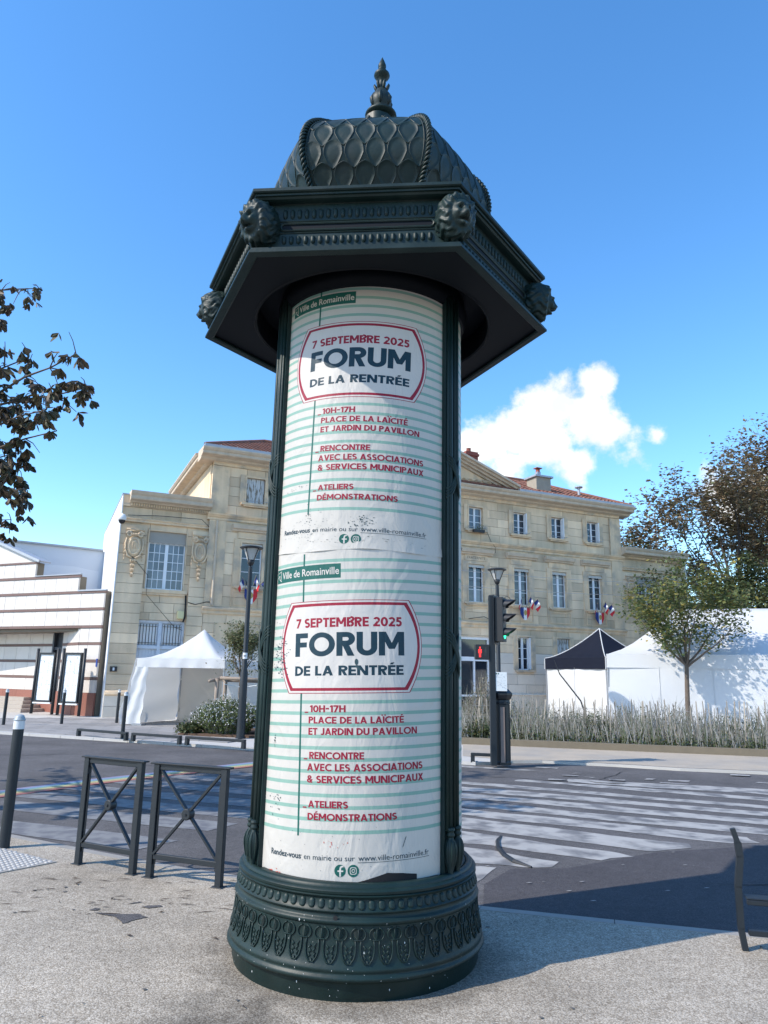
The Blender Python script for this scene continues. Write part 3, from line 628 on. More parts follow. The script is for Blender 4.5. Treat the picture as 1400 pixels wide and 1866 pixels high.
def glyph_pieces(ch, w):
    """cap height 1; returns (advance width, list of strips [(A pts, B pts)])"""
    st = []
    def rect(x0, x1, y0, y1): st.append(([(x0, y0), (x1, y0)], [(x0, y1), (x1, y1)]))
    def diag(x0, y0, x1, y1, ww=None):
        ww = ww or w; hw = ww * math.sqrt(1 + ((x1 - x0) / (y1 - y0)) ** 2) / 2
        st.append(([(x0 - hw, y0), (x1 - hw, y1)], [(x0 + hw, y0), (x1 + hw, y1)]))
    def ring(cx, cy, rx, ry, a0, a1, ww=None):
        ww = ww or w; n = max(6, int(abs(a1 - a0) / 12)); A = []; B = []
        for i in range(n + 1):
            a = R(lerp(a0, a1, i / n)); A.append((cx + (rx - ww / 2) * cos(a), cy + (ry - ww / 2) * sin(a))); B.append((cx + (rx + ww / 2) * cos(a), cy + (ry + ww / 2) * sin(a)))
        st.append((A, B))
    h = w / 2
    base = {'É': 'E', 'Ï': 'I'}.get(ch, ch)
    wd = {'A': .80, 'B': .64, 'C': .80, 'D': .74, 'E': .55, 'F': .54, 'H': .72, 'I': w, 'J': .50, 'L': .50, 'M': .90, 'N': .76, 'O': .98, 'P': .61, 'R': .64, 'S': .60, 'T': .58, 'U': .70, 'V': .78, 'X': .74, '&': .76, '0': .66, '1': .36, '2': .60, '5': .58, '7': .58, '-': .42, ' ': .28, '_': .5}[base]
    r = wd
    if base in 'BDEFHLMNPR': rect(0, w, 0, 1)
    if base == 'I': rect(0, w, 0, 1)
    if base in 'EF': rect(w, r, 1 - w, 1); rect(w, r * .93, .5 - h, .5 + h)
    if base in 'EL': rect(w, r, 0, w)
    if base == 'H': rect(r - w, r, 0, 1); rect(w, r - w, .5 - h, .5 + h)
    if base == 'T': rect(0, r, 1 - w, 1); rect(r / 2 - h, r / 2 + h, 0, 1 - w)
    if base == 'O': ring(r / 2, .5, r / 2 - h, .5 - h + .01, 0, 360)
    if base == '0': ring(r / 2, .5, r / 2 - h, .5 - h, 0, 360)
    if base == 'C': ring(.5, .5, .5 - h, .5 - h + .01, 48, 312)
    if base == 'D': rect(w, r - .5, 1 - w, 1); rect(w, r - .5, 0, w); ring(max(w, r - .5), .5, r - max(w, r - .5) - h, .5 - h, -90, 90)
    if base in 'PR':
        b = .42; rr = (1 - b) / 2; rect(w, r - rr, 1 - w, 1); rect(w, r - rr, b, b + w); ring(r - rr, 1 - rr, rr - h, rr - h, -90, 90)
    if base == 'R': diag(r - h * 1.25, 0, r * .52, b + .01)
    if base == 'B':
        rr = .265; rect(w, r - .3, 1 - w, 1); rect(w, r - .3, .5 - h, .5 + h); rect(w, r - .3, 0, w)
        ring(r - .31, .75 + h / 2, .25, .25 - h / 2, -90, 90); ring(r - .28, .25 + h / 2 - .0, .28 - h, .25 - h / 2, -90, 90)
    if base == 'U': ra = r / 2; rect(0, w, ra, 1); rect(r - w, r, ra, 1); ring(ra, ra, ra - h, ra - h, 180, 360)
    if base == 'J': ra = r / 2; rect(r - w, r, ra, 1); ring(ra, ra, ra - h, ra - h, 200, 360)
    if base == 'M': rect(r - w, r, 0, 1); diag(r / 2, .28, h * 1.3, 1, w * .92); diag(r / 2, .28, r - h * 1.3, 1, w * .92)
    if base == 'N': rect(r - w, r, 0, 1); diag(r - h * 1.2, 0, h * 1.2, 1)
    if base == 'V': diag(r / 2, 0, h * 1.1, 1); diag(r / 2, 0, r - h * 1.1, 1)
    if base == 'A': diag(h * 1.1, 0, r / 2, 1); diag(r - h * 1.1, 0, r / 2, 1); rect(r * .26, r * .74, .20, .20 + w * .85)
    if base == 'X': diag(h * 1.2, 0, r - h * 1.4, 1); diag(r - h * 1.2, 0, h * 1.4, 1)
    if base == 'S':
        ry = (.5 - h) / 2; rx = r / 2 - h; ring(r / 2, 1 - h - ry, rx * .94, ry, 32, 270); ring(r / 2, h + ry, rx, ry, 90, -148)
    if base == '2':
        rx = r / 2 - h; ring(r / 2, 1 - h - rx, rx, rx, 165, -38); diag(h * 1.5, w * .8, r - h * 1.5, .56, w); rect(0, r, 0, w)
    if base == '5': rect(.08, r * .93, 1 - w, 1); rect(.06, .06 + w, .48, 1 - w); ring(r / 2 - .02, .34, r / 2 - h + .02, .34 - h, 118, -150)
    if base == '7': rect(0, r, 1 - w, 1); diag(r * .28, 0, r - h * 1.2, 1 - w)
    if base == '1': rect(r - w, r, 0, 1); diag(.02 + h * .6, .74, r - w + .02, .98, w * .8)
    if base == '-': rect(.02, r - .02, .42, .42 + w)
    if base == '_': rect(0, r, 0, w * .6)
    if base == '&':
        ring(.33, .76, .17, .165, 0, 360, w * .85); ring(.33, .31, .30 - h + .03, .31 - h, 60, 300, w * .9); diag(r - h * 1.3, 0, .20, .70, w * .9); diag(.46, .12, r - h * 1.3, .50, w * .9)
    if ch == 'É': diag(r * .42, 1.08, r * .66, 1.28, w * .9)
    if ch == 'Ï': rect(-.15, .01, 1.08, 1.08 + w); rect(w - .01, w + .15, 1.08, 1.08 + w)
    return wd, st
def geo_text(pr, s, U0, U1, V0, cap, w=.17, track=.10):
    tot = 0; gl = []
    for i, ch in enumerate(s):
        wd, st = glyph_pieces(ch, w); gl.append((tot, st)); tot += wd + track
    tot -= track; sx = (U1 - U0) / tot
    for x0, st in gl:
        for A, B in st:
            pr.quadstrip([(U0 + (x0 + x) * sx, V0 + y * cap) for x, y in A], [(U0 + (x0 + x) * sx, V0 + y * cap) for x, y in B])
_dg = None
def font_mesh(s, bold=0):
    cu = bpy.data.curves.new('lettering', 'FONT'); cu.body = s; cu.resolution_u = 3; cu.offset = bold; cu.fill_mode = 'BOTH'
    o = bpy.data.objects.new('lettering', cu); C.objects.link(o); bpy.context.view_layer.update()
    me = bpy.data.meshes.new_from_object(o.evaluated_get(bpy.context.evaluated_depsgraph_get()))
    vs = [(v.co.x, v.co.y) for v in me.vertices]; fs = [tuple(p.vertices) for p in me.polygons]
    bpy.data.objects.remove(o); bpy.data.curves.remove(cu); bpy.data.meshes.remove(me)
    return vs, fs
def font_text(pr, s, U0, U1, V0, cap, bold=0):
    vs, fs = font_mesh(s, bold); x0 = min(v[0] for v in vs); x1 = max(v[0] for v in vs)
    q = pr.g[pr.key][0]; pr.h += 2e-6
    q.add([cpt(*pr.xf(U0 + (x - x0) / (x1 - x0) * (U1 - U0), V0 + y / .729 * cap), pr.h + 6e-5) for x, y in vs], fs)

def poster(a, k, c, vlo, vhi, name_label, worn):
    # sheet with a slightly uneven, lifted edge
    g = MB(); r_ = random.Random(int(vlo * 100))
    def f(u, v):
        U = lerp(-.603, .603, u); V = lerp(vlo, vhi, v); e = .0
        if vlo > 1 and v < .001: e = .004 + .003 * sin(U * 23)
        return cpt(U, V + (.006 * sin(U * 9 + 1) if (v < .001 and vlo > 1) else 0), e * 1.0)
    g.grid(f, 150, 30); sheet = part('poster', g, M_paper, COL, True, label=name_label)
    pr = Print(a, k, c); sd_ = random.Random(3 + int(vlo))
    pr.layer('stripe', M_mint)
    st = []
    pr.h = .0001
    for i in range(25): pr.rect(-.600, .600, .752 + .06 * i - .0093, .752 + .06 * i + .0093)
    pr.h = .0002; pr.layer('vertical_line', M_pgreen)
    pr.rect(-.2955, -.2835, .725, 2.243)
    pr.h = .00028; pr.layer('logo_box', M_pgreen); pr.rect(-.540, -.052, 2.092, 2.174)
    # badge: straight top and bottom, bowed sides
    def badge(du, dv):
        n = 14; Lf = []; Rt = []
        for i in range(n + 1):
            t = i / n; V = lerp(1.457 + dv, 1.966 - dv, t); bow = (.100 - .02 * 0) * (1 - (2 * t - 1) ** 2) * .82
            Lf.append((-.385 + du - bow, V)); Rt.append((.342 - du + bow, V))
        return Lf, Rt
    def fillb(du, dv, key, m_):
        pr.layer(key, m_); Lf, Rt = badge(du, dv)
        for i in range(len(Lf) - 1):
            n = 100; A = [(lerp(Lf[i][0], Rt[i][0], j / n), Lf[i][1]) for j in range(n + 1)]; B = [(lerp(Lf[i + 1][0], Rt[i + 1][0], j / n), Lf[i + 1][1]) for j in range(n + 1)]
            h0 = pr.h; pr.quadstrip(A, B); pr.h = h0
        pr.h += 8e-5
    pr.h = .00036
    fillb(0, 0, 'badge_outline', M_pred); fillb(.004, .004, 'badge', M_pwhite); fillb(.014, .014, 'badge_border', M_pred); fillb(.031, .030, 'badge_field', M_pwhite)
    pr.h = .00078
    pr.layer('red_lettering', M_pred)
    geo_text(pr, '7 SEPTEMBRE 2025', -.338, .296, 1.817, .0525, .215, .05)
    pr.layer('navy_lettering', M_pnavy)
    geo_text(pr, 'FORUM', -.340, .309, 1.658, .130, .215, .05)
    geo_text(pr, 'DE LA RENTRÉE', -.338, .304, 1.553, .053, .215, .05)
    pr.layer('red_lettering', M_pred)
    for V0, cap, lines in ((1.357, .038, None),):
        pass
    for s, U0, U1, V0, cap in (('10H-17H', -.230, -.021, 1.358, .037), ('PLACE DE LA LAÏCITÉ', -.236, .302, 1.299, .036), ('ET JARDIN DU PAVILLON', -.236, .383, 1.2395, .0365),
                               ('RENCONTRE', -.228, .079, 1.115, .0365), ('AVEC LES ASSOCIATIONS', -.240, .417, 1.0545, .0375), ('& SERVICES MUNICIPAUX', -.240, .421, .9935, .0375),
                               ('ATELIERS', -.230, -.006, .8695, .035), ('DÉMONSTRATIONS', -.232, .256, .8075, .035)):
        geo_text(pr, s, U0, U1, V0, cap, .20, .06)
    for V in (1.3575, 1.1145, .869): pr.rect(-.263, -.240, V - .003, V + .0035)
    pr.layer('dark_lettering', M_pnavy)
    font_text(pr, 'Rendez-vous', -.492, -.268, .6145, .030, .022); font_text(pr, 'en mairie ou sur', -.250, .030, .6145, .028); font_text(pr, 'www.ville-romainville.fr', .048, .452, .6145, .029)
    pr.rect(.046, .454, .6055, .6078)
    pr.layer('logo_lettering', M_pwhite)
    font_text(pr, 'Ville de Romainville', -.480, -.062, 2.114, .043, .012)
    for A, B in (([(-.530, 2.155), (-.495, 2.166)], [(-.530, 2.1515), (-.495, 2.1625)]), ([(-.499, 2.162), (-.497, 2.112)], [(-.495, 2.162), (-.493, 2.112)]), ([(-.536, 2.125), (-.520, 2.140), (-.508, 2.136)], [(-.536, 2.121), (-.520, 2.135), (-.508, 2.132)]),
                 ([(-.520, 2.138), (-.515, 2.115), (-.492, 2.100)], [(-.515, 2.138), (-.510, 2.118), (-.489, 2.104)])): pr.quadstrip(A, B)
    def disc(U, V, r, n=28, sq=1): pr.quadstrip([(U + r * cos(PI * i / n), V + r * sin(PI * i / n)) for i in range(n + 1)], [(U + r * cos(PI * i / n), V - r * sin(PI * i / n)) for i in range(n + 1)])
    def ringp(U, V, r0, r1, n=24): pr.quadstrip([(U + r0 * cos(2 * PI * i / n), V + r0 * sin(2 * PI * i / n)) for i in range(n + 1)], [(U + r1 * cos(2 * PI * i / n), V + r1 * sin(2 * PI * i / n)) for i in range(n + 1)])
    pr.layer('round_icon', M_pgreen); disc(-.047, .568, .0295); disc(.022, .568, .0295)
    pr.h += 1e-4; pr.layer('icon_mark', M_pwhite)
    pr.quadstrip([(-.042, .540), (-.042, .572), (-.041, .580), (-.036, .585), (-.029, .585)], [(-.0505, .540), (-.0505, .574), (-.048, .585), (-.041, .592), (-.029, .592)])
    pr.rect(-.060, -.030, .563, .570)
    # camera mark: rounded square outline, ring, dot
    sqo = []; sqi = []
    for i in range(25):
        a = 2 * PI * i / 24; cx_, sy_ = cos(a), sin(a); e = (abs(cx_) ** 4 + abs(sy_) ** 4) ** .25
        sqo.append((.022 + .0175 * cx_ / e, .568 + .0175 * sy_ / e)); sqi.append((.022 + .0143 * cx_ / e, .568 + .0143 * sy_ / e))
    pr.quadstrip(sqi, sqo); ringp(.022, .568, .0055, .0088); disc(.0315, .5775, .002, 8)
    # wear: flakes torn out of the paper
    def flakes(n, U, V, su, sv, size, key, m_, seed, hor=1):
        pr.layer(key, m_); rr = random.Random(seed)
        for i in range(n):
            x = rr.gauss(U, su); y = rr.gauss(V, sv)
            if abs(x) > .55: continue
            s_ = size * rr.uniform(.3, 1.3); k_ = rr.randint(5, 8)
            pr.poly([(x + s_ * hor * rr.uniform(.5, 1) * cos(2 * PI * j / k_), y + s_ * rr.uniform(.4, 1) * sin(2 * PI * j / k_)) for j in range(k_)])
    pr.h = .0014
    if worn == 'low':
        flakes(120, -.47, 1.67, .035, .055, .0042, 'torn_fleck', M_flake, 1, 2.2); flakes(16, -.500, 1.20, .006, .016, .006, 'torn_fleck', M_flake, 2, .8)
        flakes(26, -.46, .88, .03, .030, .005, 'torn_fleck', M_flake, 3); flakes(40, -.2, .62, .2, .05, .0022, 'torn_fleck', M_flake, 4)
        flakes(10, -.52, 1.9, .02, .08, .003, 'torn_fleck', M_flake, 5); flakes(9, -.08, .70, .04, .012, .006, 'red_fleck', M_redfl, 6, .6)
        flakes(12, -.578, .575, .008, .018, .009, 'red_fleck', M_redfl, 7, .6); flakes(8, -.46, .53, .05, .006, .010, 'red_fleck', M_redfl, 8, 1.5)
        pr.layer('scuff', M_flake); pr.poly([(.038 + .010 * cos(2 * PI * i / 12), 1.625 + .017 * sin(2 * PI * i / 12)) for i in range(12)]); pr.poly([(.030, 1.600), (.040, 1.61), (.062, 1.585), (.055, 1.578)])
        pr.poly([(.285, .668), (.290, .672), (.310, .722), (.303, .715)])
        pr.layer('torn_corner', M_dark); pr.quadstrip([(-.02, .500), (.08, .500), (.20, .500), (.28, .500), (.37, .500)], [(-.02, .502), (.08, .522), (.20, .552), (.28, .544), (.37, .530)])
        flakes(60, .0, 1.2, .35, .5, .0016, 'torn_fleck', M_flake, 12)
    else:
        flakes(60, .05, .672, .035, .018, .0035, 'torn_fleck', M_flake, 21, 1.6); flakes(70, -.3, .65, .18, .06, .0013, 'torn_fleck', M_flake, 22, 6); flakes(24, -.28, .72, .008, .03, .004, 'torn_fleck', M_pwhite, 23, 1.2)
        flakes(60, .1, .56, .25, .02, .0014, 'torn_fleck', M_flake, 24, 6); flakes(30, -.35, .60, .12, .02, .0014, 'torn_fleck', M_pwhite, 25, 5); flakes(20, -.4, .9, .06, .01, .0015, 'torn_fleck', M_flake, 26, 4)
    for key, (q, m_) in pr.g.items():
        if q.v: part(key, q, m_, sheet)
    return sheet
poster(.030, 1.0, 0.0, .512, 2.255, 'lower forum poster, flaked along its left side', 'low')
poster(-.018, .97, 1.761, 2.25, 3.97, 'upper forum poster under the roof, scratched at its foot', 'up')
for az in (120, 240):
    for (z0, z1) in ((.512, 2.25), (2.253, 3.97)):
        g = MB(); g.grid(lambda u, v: P(RP, R(az) + lerp(-.603, .603, u) / RP, lerp(z0, z1, v)), 50, 8)
        o = part('poster', g, M_paper, COL, True, label='striped poster on the side of the column')
        g = MB()
        for i in range(25):
            V = z0 + .2 + .0595 * i
            g.grid(lambda u, v: P(RP + .0008, R(az) + lerp(-.60, .60, u) / RP, V + .0165 * v), 50, 1)
        part('stripe', g, M_mint, o)

# ---- hexagonal head ---------------------------------------------------------
def hexloft(prof, m_, name, parent, label=None, sm=40):      # prof (apothem, z), faces centred on phi = 0
    q = MB(); n = len(prof)
    for a, z in prof: q.v += [P(a / S3, R(30 + 60 * k), z) for k in range(6)]
    q.f = [(6 * i + k, 6 * i + (k + 1) % 6, 6 * i + 6 + (k + 1) % 6, 6 * i + 6 + k) for i in range(n - 1) for k in range(6)]; q.m = [0] * len(q.f)
    return part(name, q, m_, parent)
# soffit plate with a round recess
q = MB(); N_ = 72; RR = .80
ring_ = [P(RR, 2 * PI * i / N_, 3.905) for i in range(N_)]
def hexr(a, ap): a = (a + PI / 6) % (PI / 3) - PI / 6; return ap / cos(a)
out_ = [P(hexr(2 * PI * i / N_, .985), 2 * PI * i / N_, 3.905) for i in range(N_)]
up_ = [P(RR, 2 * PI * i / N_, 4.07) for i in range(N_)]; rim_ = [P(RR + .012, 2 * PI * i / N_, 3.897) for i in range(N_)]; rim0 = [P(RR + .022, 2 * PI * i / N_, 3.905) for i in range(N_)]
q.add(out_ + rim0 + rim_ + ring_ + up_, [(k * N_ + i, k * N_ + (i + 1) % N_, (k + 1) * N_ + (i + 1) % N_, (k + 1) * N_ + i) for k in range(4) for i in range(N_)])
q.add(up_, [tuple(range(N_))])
part('soffit', q, M_green_shade, COL)
fr = hexloft([(.985, 3.90), (.985, 3.888), (.995, 3.882), (1.036, 3.882), (1.042, 3.886), (1.042, 3.900), (1.034, 3.904), (1.034, 3.910), (1.026, 3.914), (1.026, 3.924), (1.012, 3.930), (.985, 3.940), (.972, 3.950), (.962, 3.958), (.955, 3.968), (.950, 3.972),
              (.950, 4.246), (.955, 4.250), (.968, 4.252)], M_green, 'frieze', COL)
co_ = hexloft([(.960, 4.246), (.985, 4.248), (1.000, 4.252), (1.008, 4.262), (1.020, 4.264), (1.022, 4.274), (1.034, 4.276), (1.041, 4.282), (1.041, 4.300), (1.030, 4.306), (.90, 4.33), (.70, 4.352), (.5, 4.36)], M_green, 'cornice', COL)
# ornament of the six faces
def face_orn(mesh, parent, k, x, name): 
    o = ob(name, mesh, parent); a = R(60 * k); o.matrix_local = Matrix.Rotation(a, 4, 'Z') @ Matrix.Translation((x, -.950, 0)); return o
def bead(h0, h1, w, pr_):
    q = MB()
    def f(u, v):
        a = u * PI; e = math.sqrt(max(0, 1 - (2 * v - 1) ** 4)); return (-cos(a) * w / 2 * max(.001, e), -(pr_ * sin(a) * e + .0004), lerp(h0, h1, v))
    q.grid(f, 8, 6); return q.mesh('oval', M_greena, True)
b1 = bead(4.150, 4.218, .026, .014); b2 = bead(3.985, 4.043, .026, .014)
for k in range(6):
    for i in range(21): face_orn(b1, fr, k, (i - 10) * .0425, 'oval')
    for i in range(21): face_orn(b2, fr, k, (i - 10) * .0425, 'flute')
    q = MB(); n = 10; pts = []
    for sx in (1, -1):
        for i in range(n + 1):
            t = PI / 2 - PI * i / n if sx > 0 else -PI / 2 - PI * i / n; pts.append((sx * .425 + .022 * cos(t), -.003, 4.098 + .022 * sin(t)))
    q.tube(pts, .0075, 6, closed=True); q.mi = 1; q.add([(x, -.0012, z) for x, y, z in pts], [tuple(range(len(pts)))])  # dark face: shade of a sunk slot put into the colour
    face_orn(q.mesh('slot_panel', [M_greena, M_green_shade]), fr, k, 0, 'slot_panel')
    # little plain fillets above and below the slot
    q = MB(); q.tube([(-.46, -.002, 4.060), (.46, -.002, 4.060)], .004, 5); q.tube([(-.46, -.002, 4.136), (.46, -.002, 4.136)], .004, 5); face_orn(q.mesh('fillet', M_green), fr, k, 0, 'fillet')
# ---- lion heads (mesh sculpted by a radius function; local -Y is the face)
def sm(x): x = max(0., min(1., x)); return x * x * (3 - 2 * x)
def lion_mesh():
    q = MB(); nu, nv = 88, 60
    r2 = random.Random(5); ph = [(r2.uniform(0, 6), r2.uniform(0, 6)) for _ in range(8)]
    def f(u, v):
        th = (v - .5) * PI * .995; ph_ = u * 2 * PI
        d = Vector((sin(ph_) * cos(th), -cos(ph_) * cos(th), sin(th)))     # -Y front
        x, z, fr_ = d.x, d.z, -d.y
        r = .098
        def G(cx, cz, sx, sz, amp):
            if fr_ < 0: return 0
            return amp * math.exp(-((x - cx) / sx) ** 2 - ((z - cz) / sz) ** 2)
        ax_ = abs(x)
        face = sm((fr_ - .50) / .28)
        r += face * .010
        b = 0
        b += G(0, .06, .16, .36, .016)                  # nose bridge
        b += G(0, -.14, .26, .18, .016)                 # muzzle
        b += .014 * math.exp(-((ax_ - .17) / .12) ** 2 - ((z + .24) / .12) ** 2)    # whisker pads
        b += G(0, -.06, .12, .07, .007)                 # nose tip
        b -= .030 * math.exp(-((ax_ - .27) / .085) ** 2 - ((z - .16) / .075) ** 2)    # eye sockets
        b += .008 * math.exp(-((ax_ - .27) / .045) ** 2 - ((z - .15) / .035) ** 2)    # eyeballs
        b += .017 * math.exp(-((ax_ - .27) / .15) ** 2 - ((z - .32) / .07) ** 2)   # brows
        b -= G(0, .34, .05, .16, .008)
        b += .012 * math.exp(-((ax_ - .42) / .13) ** 2 - ((z + .08) / .16) ** 2)    # cheeks
        b -= .036 * math.exp(-(x / .26) ** 2 - ((z + .385 + .25 * x * x) / .034) ** 2)   # mouth
        b -= .010 * math.exp(-(x / .02) ** 2 - ((z + .25) / .10) ** 2)
        b += G(0, -.52, .16, .09, .020)                 # chin
        r += b * sm((fr_ - .3) / .3)
        # mane: wavy locks running away from the face
        ang = math.atan2(z, x); rad = math.acos(max(-1, min(1, fr_)))
        mane = sm((rad - .78) / .25) * (1 if fr_ > -.6 else .6)
        lock = sin(ang * 15 + 2.4 * sin(rad * 7 + ph[0][0]) + ph[0][1]) * .5 + .5; lock2 = sin(ang * 27 + 3 * sin(rad * 9 + 1)) * .5 + .5
        tuft = abs(sin(rad * 6.5 + 1.2 * sin(ang * 7)))
        r += mane * (.014 + .011 * lock * (.5 + .5 * tuft) + .005 * lock2 + .004 * tuft)
        r += mane * .012 * max(0, d.z) + .010 * mane * max(0, -d.z)
        # ears
        r += .015 * math.exp(-((ax_ - .56) / .10) ** 2 - ((z - .50) / .10) ** 2) * (fr_ > 0)
        sc = Vector((d.x * .98, d.y * 1.12, d.z * 1.10))
        return sc * r
    q.grid(lambda u, v: f(u, v), nu, nv)
    return q.mesh('lion_head', M_greena, True)
lm = lion_mesh()
for k in range(6):
    a = R(30 + 60 * k); o = ob('lion_head', lm, COL); o.matrix_local = Matrix.Rotation(a, 4, 'Z') @ Matrix.Translation((0, -1.135, 4.098)) @ Matrix.Rotation(R(8), 4, 'X') @ Matrix.Diagonal((.90, .95, .95, 1))
    q = MB(); q.lathe([(.075, -.11), (.085, -.09), (.085, .09), (.07, .105)], 20); o2 = part('bracket', q, M_green, o, True); o2.location = (0, .06, 0)
# ---- domed roof
dp = [(.79, 4.33), (.735, 4.36), (.68, 4.43), (.668, 4.50), (.685, 4.58), (.735, 4.67), (.785, 4.755), (.808, 4.85), (.800, 4.945), (.765, 5.035), (.695, 5.115), (.60, 5.180), (.49, 5.240), (.37, 5.300), (.25, 5.36), (.15, 5.43), (.105, 5.52), (.10, 5.64)]
def crom(pts, n):
    out = []
    for i in range(len(pts) - 1):
        p0, p1, p2, p3 = pts[max(i - 1, 0)], pts[i], pts[i + 1], pts[min(i + 2, len(pts) - 1)]
        for k in range(n):
            t = k / n; out.append(tuple(.5 * (2 * b + (c - a) * t + (2 * a - 5 * b + 4 * c - d) * t * t + (-a + 3 * b - 3 * c + d) * t ** 3) for a, b, c, d in zip(p0, p1, p2, p3)))
    return out + [pts[-1]]
dpp = crom(dp, 5); dl = [0]
for a, b in zip(dpp, dpp[1:]): dl.append(dl[-1] + math.hypot(b[0] - a[0], b[1] - a[1]))
DL = dl[-1]
def dome_rz(s):
    s = max(0, min(DL, s))
    for i in range(len(dl) - 1):
        if dl[i] <= s <= dl[i + 1] + 1e-9:
            t = (s - dl[i]) / max(1e-9, dl[i + 1] - dl[i]); r = lerp(dpp[i][0], dpp[i + 1][0], t); z = lerp(dpp[i][1], dpp[i + 1][1], t)
            dr, dz = dpp[i + 1][0] - dpp[i][0], dpp[i + 1][1] - dpp[i][1]; l = math.hypot(dr, dz); return r, z, dz / l, -dr / l
def dome_pt(x, s, h):          # x lateral in metres, s along profile, h proud ; panel facing phi=0
    r, z, nr, nz_ = dome_rz(s); ap = r * S3; bul = .018 * (1 - min(1, abs(x) / max(.01, r / 2)) ** 2)
    return (x, -(ap + bul + h * nr), z + h * nz_)
q = MB()
for k in range(6):
    a = R(60 * k); o_ = len(q.v); nx_, ns = 14, 80
    for j in range(ns + 1):
        s = DL * j / ns; r = dome_rz(s)[0]
        for i in range(nx_ + 1):
            v = Vector(dome_pt(lerp(-r / 2, r / 2, i / nx_), s, 0)); v.rotate(Matrix.Rotation(a, 3, 'Z')); q.v.append(tuple(v))
    q.f += [(o_ + j * (nx_ + 1) + i, o_ + j * (nx_ + 1) + i + 1, o_ + (j + 1) * (nx_ + 1) + i + 1, o_ + (j + 1) * (nx_ + 1) + i) for j in range(ns) for i in range(nx_)]
q.m = [0] * len(q.f); dome = part('domed_roof', q, M_green, COL, True)
SW, SH, RH = .137, .200, .146
row = 0; s0 = .30
while s0 < DL - .38:
    for i in range(-4, 5):
        cx_ = (i + (.5 if row % 2 else 0)) * SW
        r = dome_rz(s0 + SH * .55)[0]
        if abs(cx_) > r / 2 - .018: continue
        qm = MB(); NA = 26
        # outline: pointed at the foot, narrower at the top
        def outl(t, k):
            a = 2 * PI * t; c_, s_ = cos(a), sin(a)
            y = s_ * .5; tt = max(0, min(1, y + .5)); wv = min(1, (tt / .5) ** .62) * math.sqrt(max(0, 1 - (max(0, tt - .5) / .5) ** 2.6))
            px = (SW * .47) * (1 if c_ > 0 else -1) * wv * min(1, abs(c_) * 1.6 + .0) ** .55 * k
            return px, y * SH * k
        rings = [(1.0, .001), (.968, .0058), (.92, .0054), (.87, .0012), (.55, .0020), (.2, .0028)]
        for k_, h_ in rings:
            for j in range(NA):
                px, py = outl(j / NA, k_); X = cx_ + px; S_ = s0 + SH / 2 + py
                rr_ = dome_rz(S_)[0] / 2 - .014; X = max(-rr_, min(rr_, X))
                qm.v.append(dome_pt(X, S_, h_))
        qm.f = [(a * NA + j, a * NA + (j + 1) % NA, (a + 1) * NA + (j + 1) % NA, (a + 1) * NA + j) for a in range(len(rings) - 1) for j in range(NA)] + [tuple(range((len(rings) - 1) * NA, len(rings) * NA))]
        qm.m = [0] * len(qm.f); me = qm.mesh('scale', M_greena, True)
        for k in range(6): ob('scale', me, dome, rotz=R(60 * k))
    s0 += RH; row += 1
# twisted ropes on the six ridges
q = MB(); n = 330; L0 = .16
for s_ in (0, 1, 2):
    pts = []
    for i in range(n + 1):
        s = lerp(L0, DL - .05, i / n); r, z, nr, nz_ = dome_rz(s); a = 2 * PI * s / .085 + s_ * 2 * PI / 3; rr_ = .0125
        h = .010 + rr_ * cos(a); pts.append((rr_ * sin(a), -(r + h * nr), z + h * nz_))
    q.tube(pts, .0098, 5)
rope = q.mesh('rope_ridge', M_greena, True)
q = MB()
for s_ in (-1, 1): q.tube([(s_ * .027, -(dome_rz(lerp(.16, DL - .06, i / 60))[0] - .010), dome_rz(lerp(.16, DL - .06, i / 60))[1] + .004) for i in range(61)], .005, 5)
ropeb = q.mesh('rope_border', M_green, True)
for k in range(6): o = ob('rope_ridge', rope, dome, rotz=R(30 + 60 * k)); ob('rope_border', ropeb, dome, rotz=R(30 + 60 * k))
# ---- finial
fp = [(.05, 5.40), (.05, 5.64), (.09, 5.655), (.116, 5.668), (.120, 5.676), (.118, 5.684), (.10, 5.692), (.07, 5.70), (.058, 5.715), (.055, 5.735), (.066, 5.755), (.076, 5.785), (.080, 5.81), (.074, 5.84), (.058, 5.87), (.042, 5.90), (.033, 5.925), (.026, 5.95), (.021, 5.98), (.022, 5.995), (.035, 6.01), (.055, 6.028), (.061, 6.04), (.058, 6.052), (.035, 6.062), (.024, 6.072), (.024, 6.08), (.031, 6.088), (.031, 6.096), (.025, 6.102), (.027, 6.11), (.031, 6.12), (.030, 6.135), (.018, 6.17), (.001, 6.212)]
q = MB(); q.lathe(fp, 28); fin = smooth_by_angle(part('finial', q, M_greena, COL), 50); fin.location = (.018, 0, 0)
q = MB()
for k in range(6):
    a = 2 * PI * k / 6
    def lf(w, h_): return [(w, h_)]
    pts = [(.052, 5.745), (.072, 5.775), (.077, 5.81), (.062, 5.85), (.046, 5.885)]
    q.tube([(r * sin(a), -r * cos(a), z) for r, z in pts], [.006, .016, .018, .012, .003], 6)
    a += PI / 6; pts = [(.034, 5.895), (.040, 5.915), (.047, 5.935), (.055, 5.952), (.053, 5.968)]
    q.tube([(r * sin(a), -r * cos(a), z) for r, z in pts], [.006, .013, .014, .010, .002], 6)
part('acanthus_leaves', q, M_greena, fin, True)

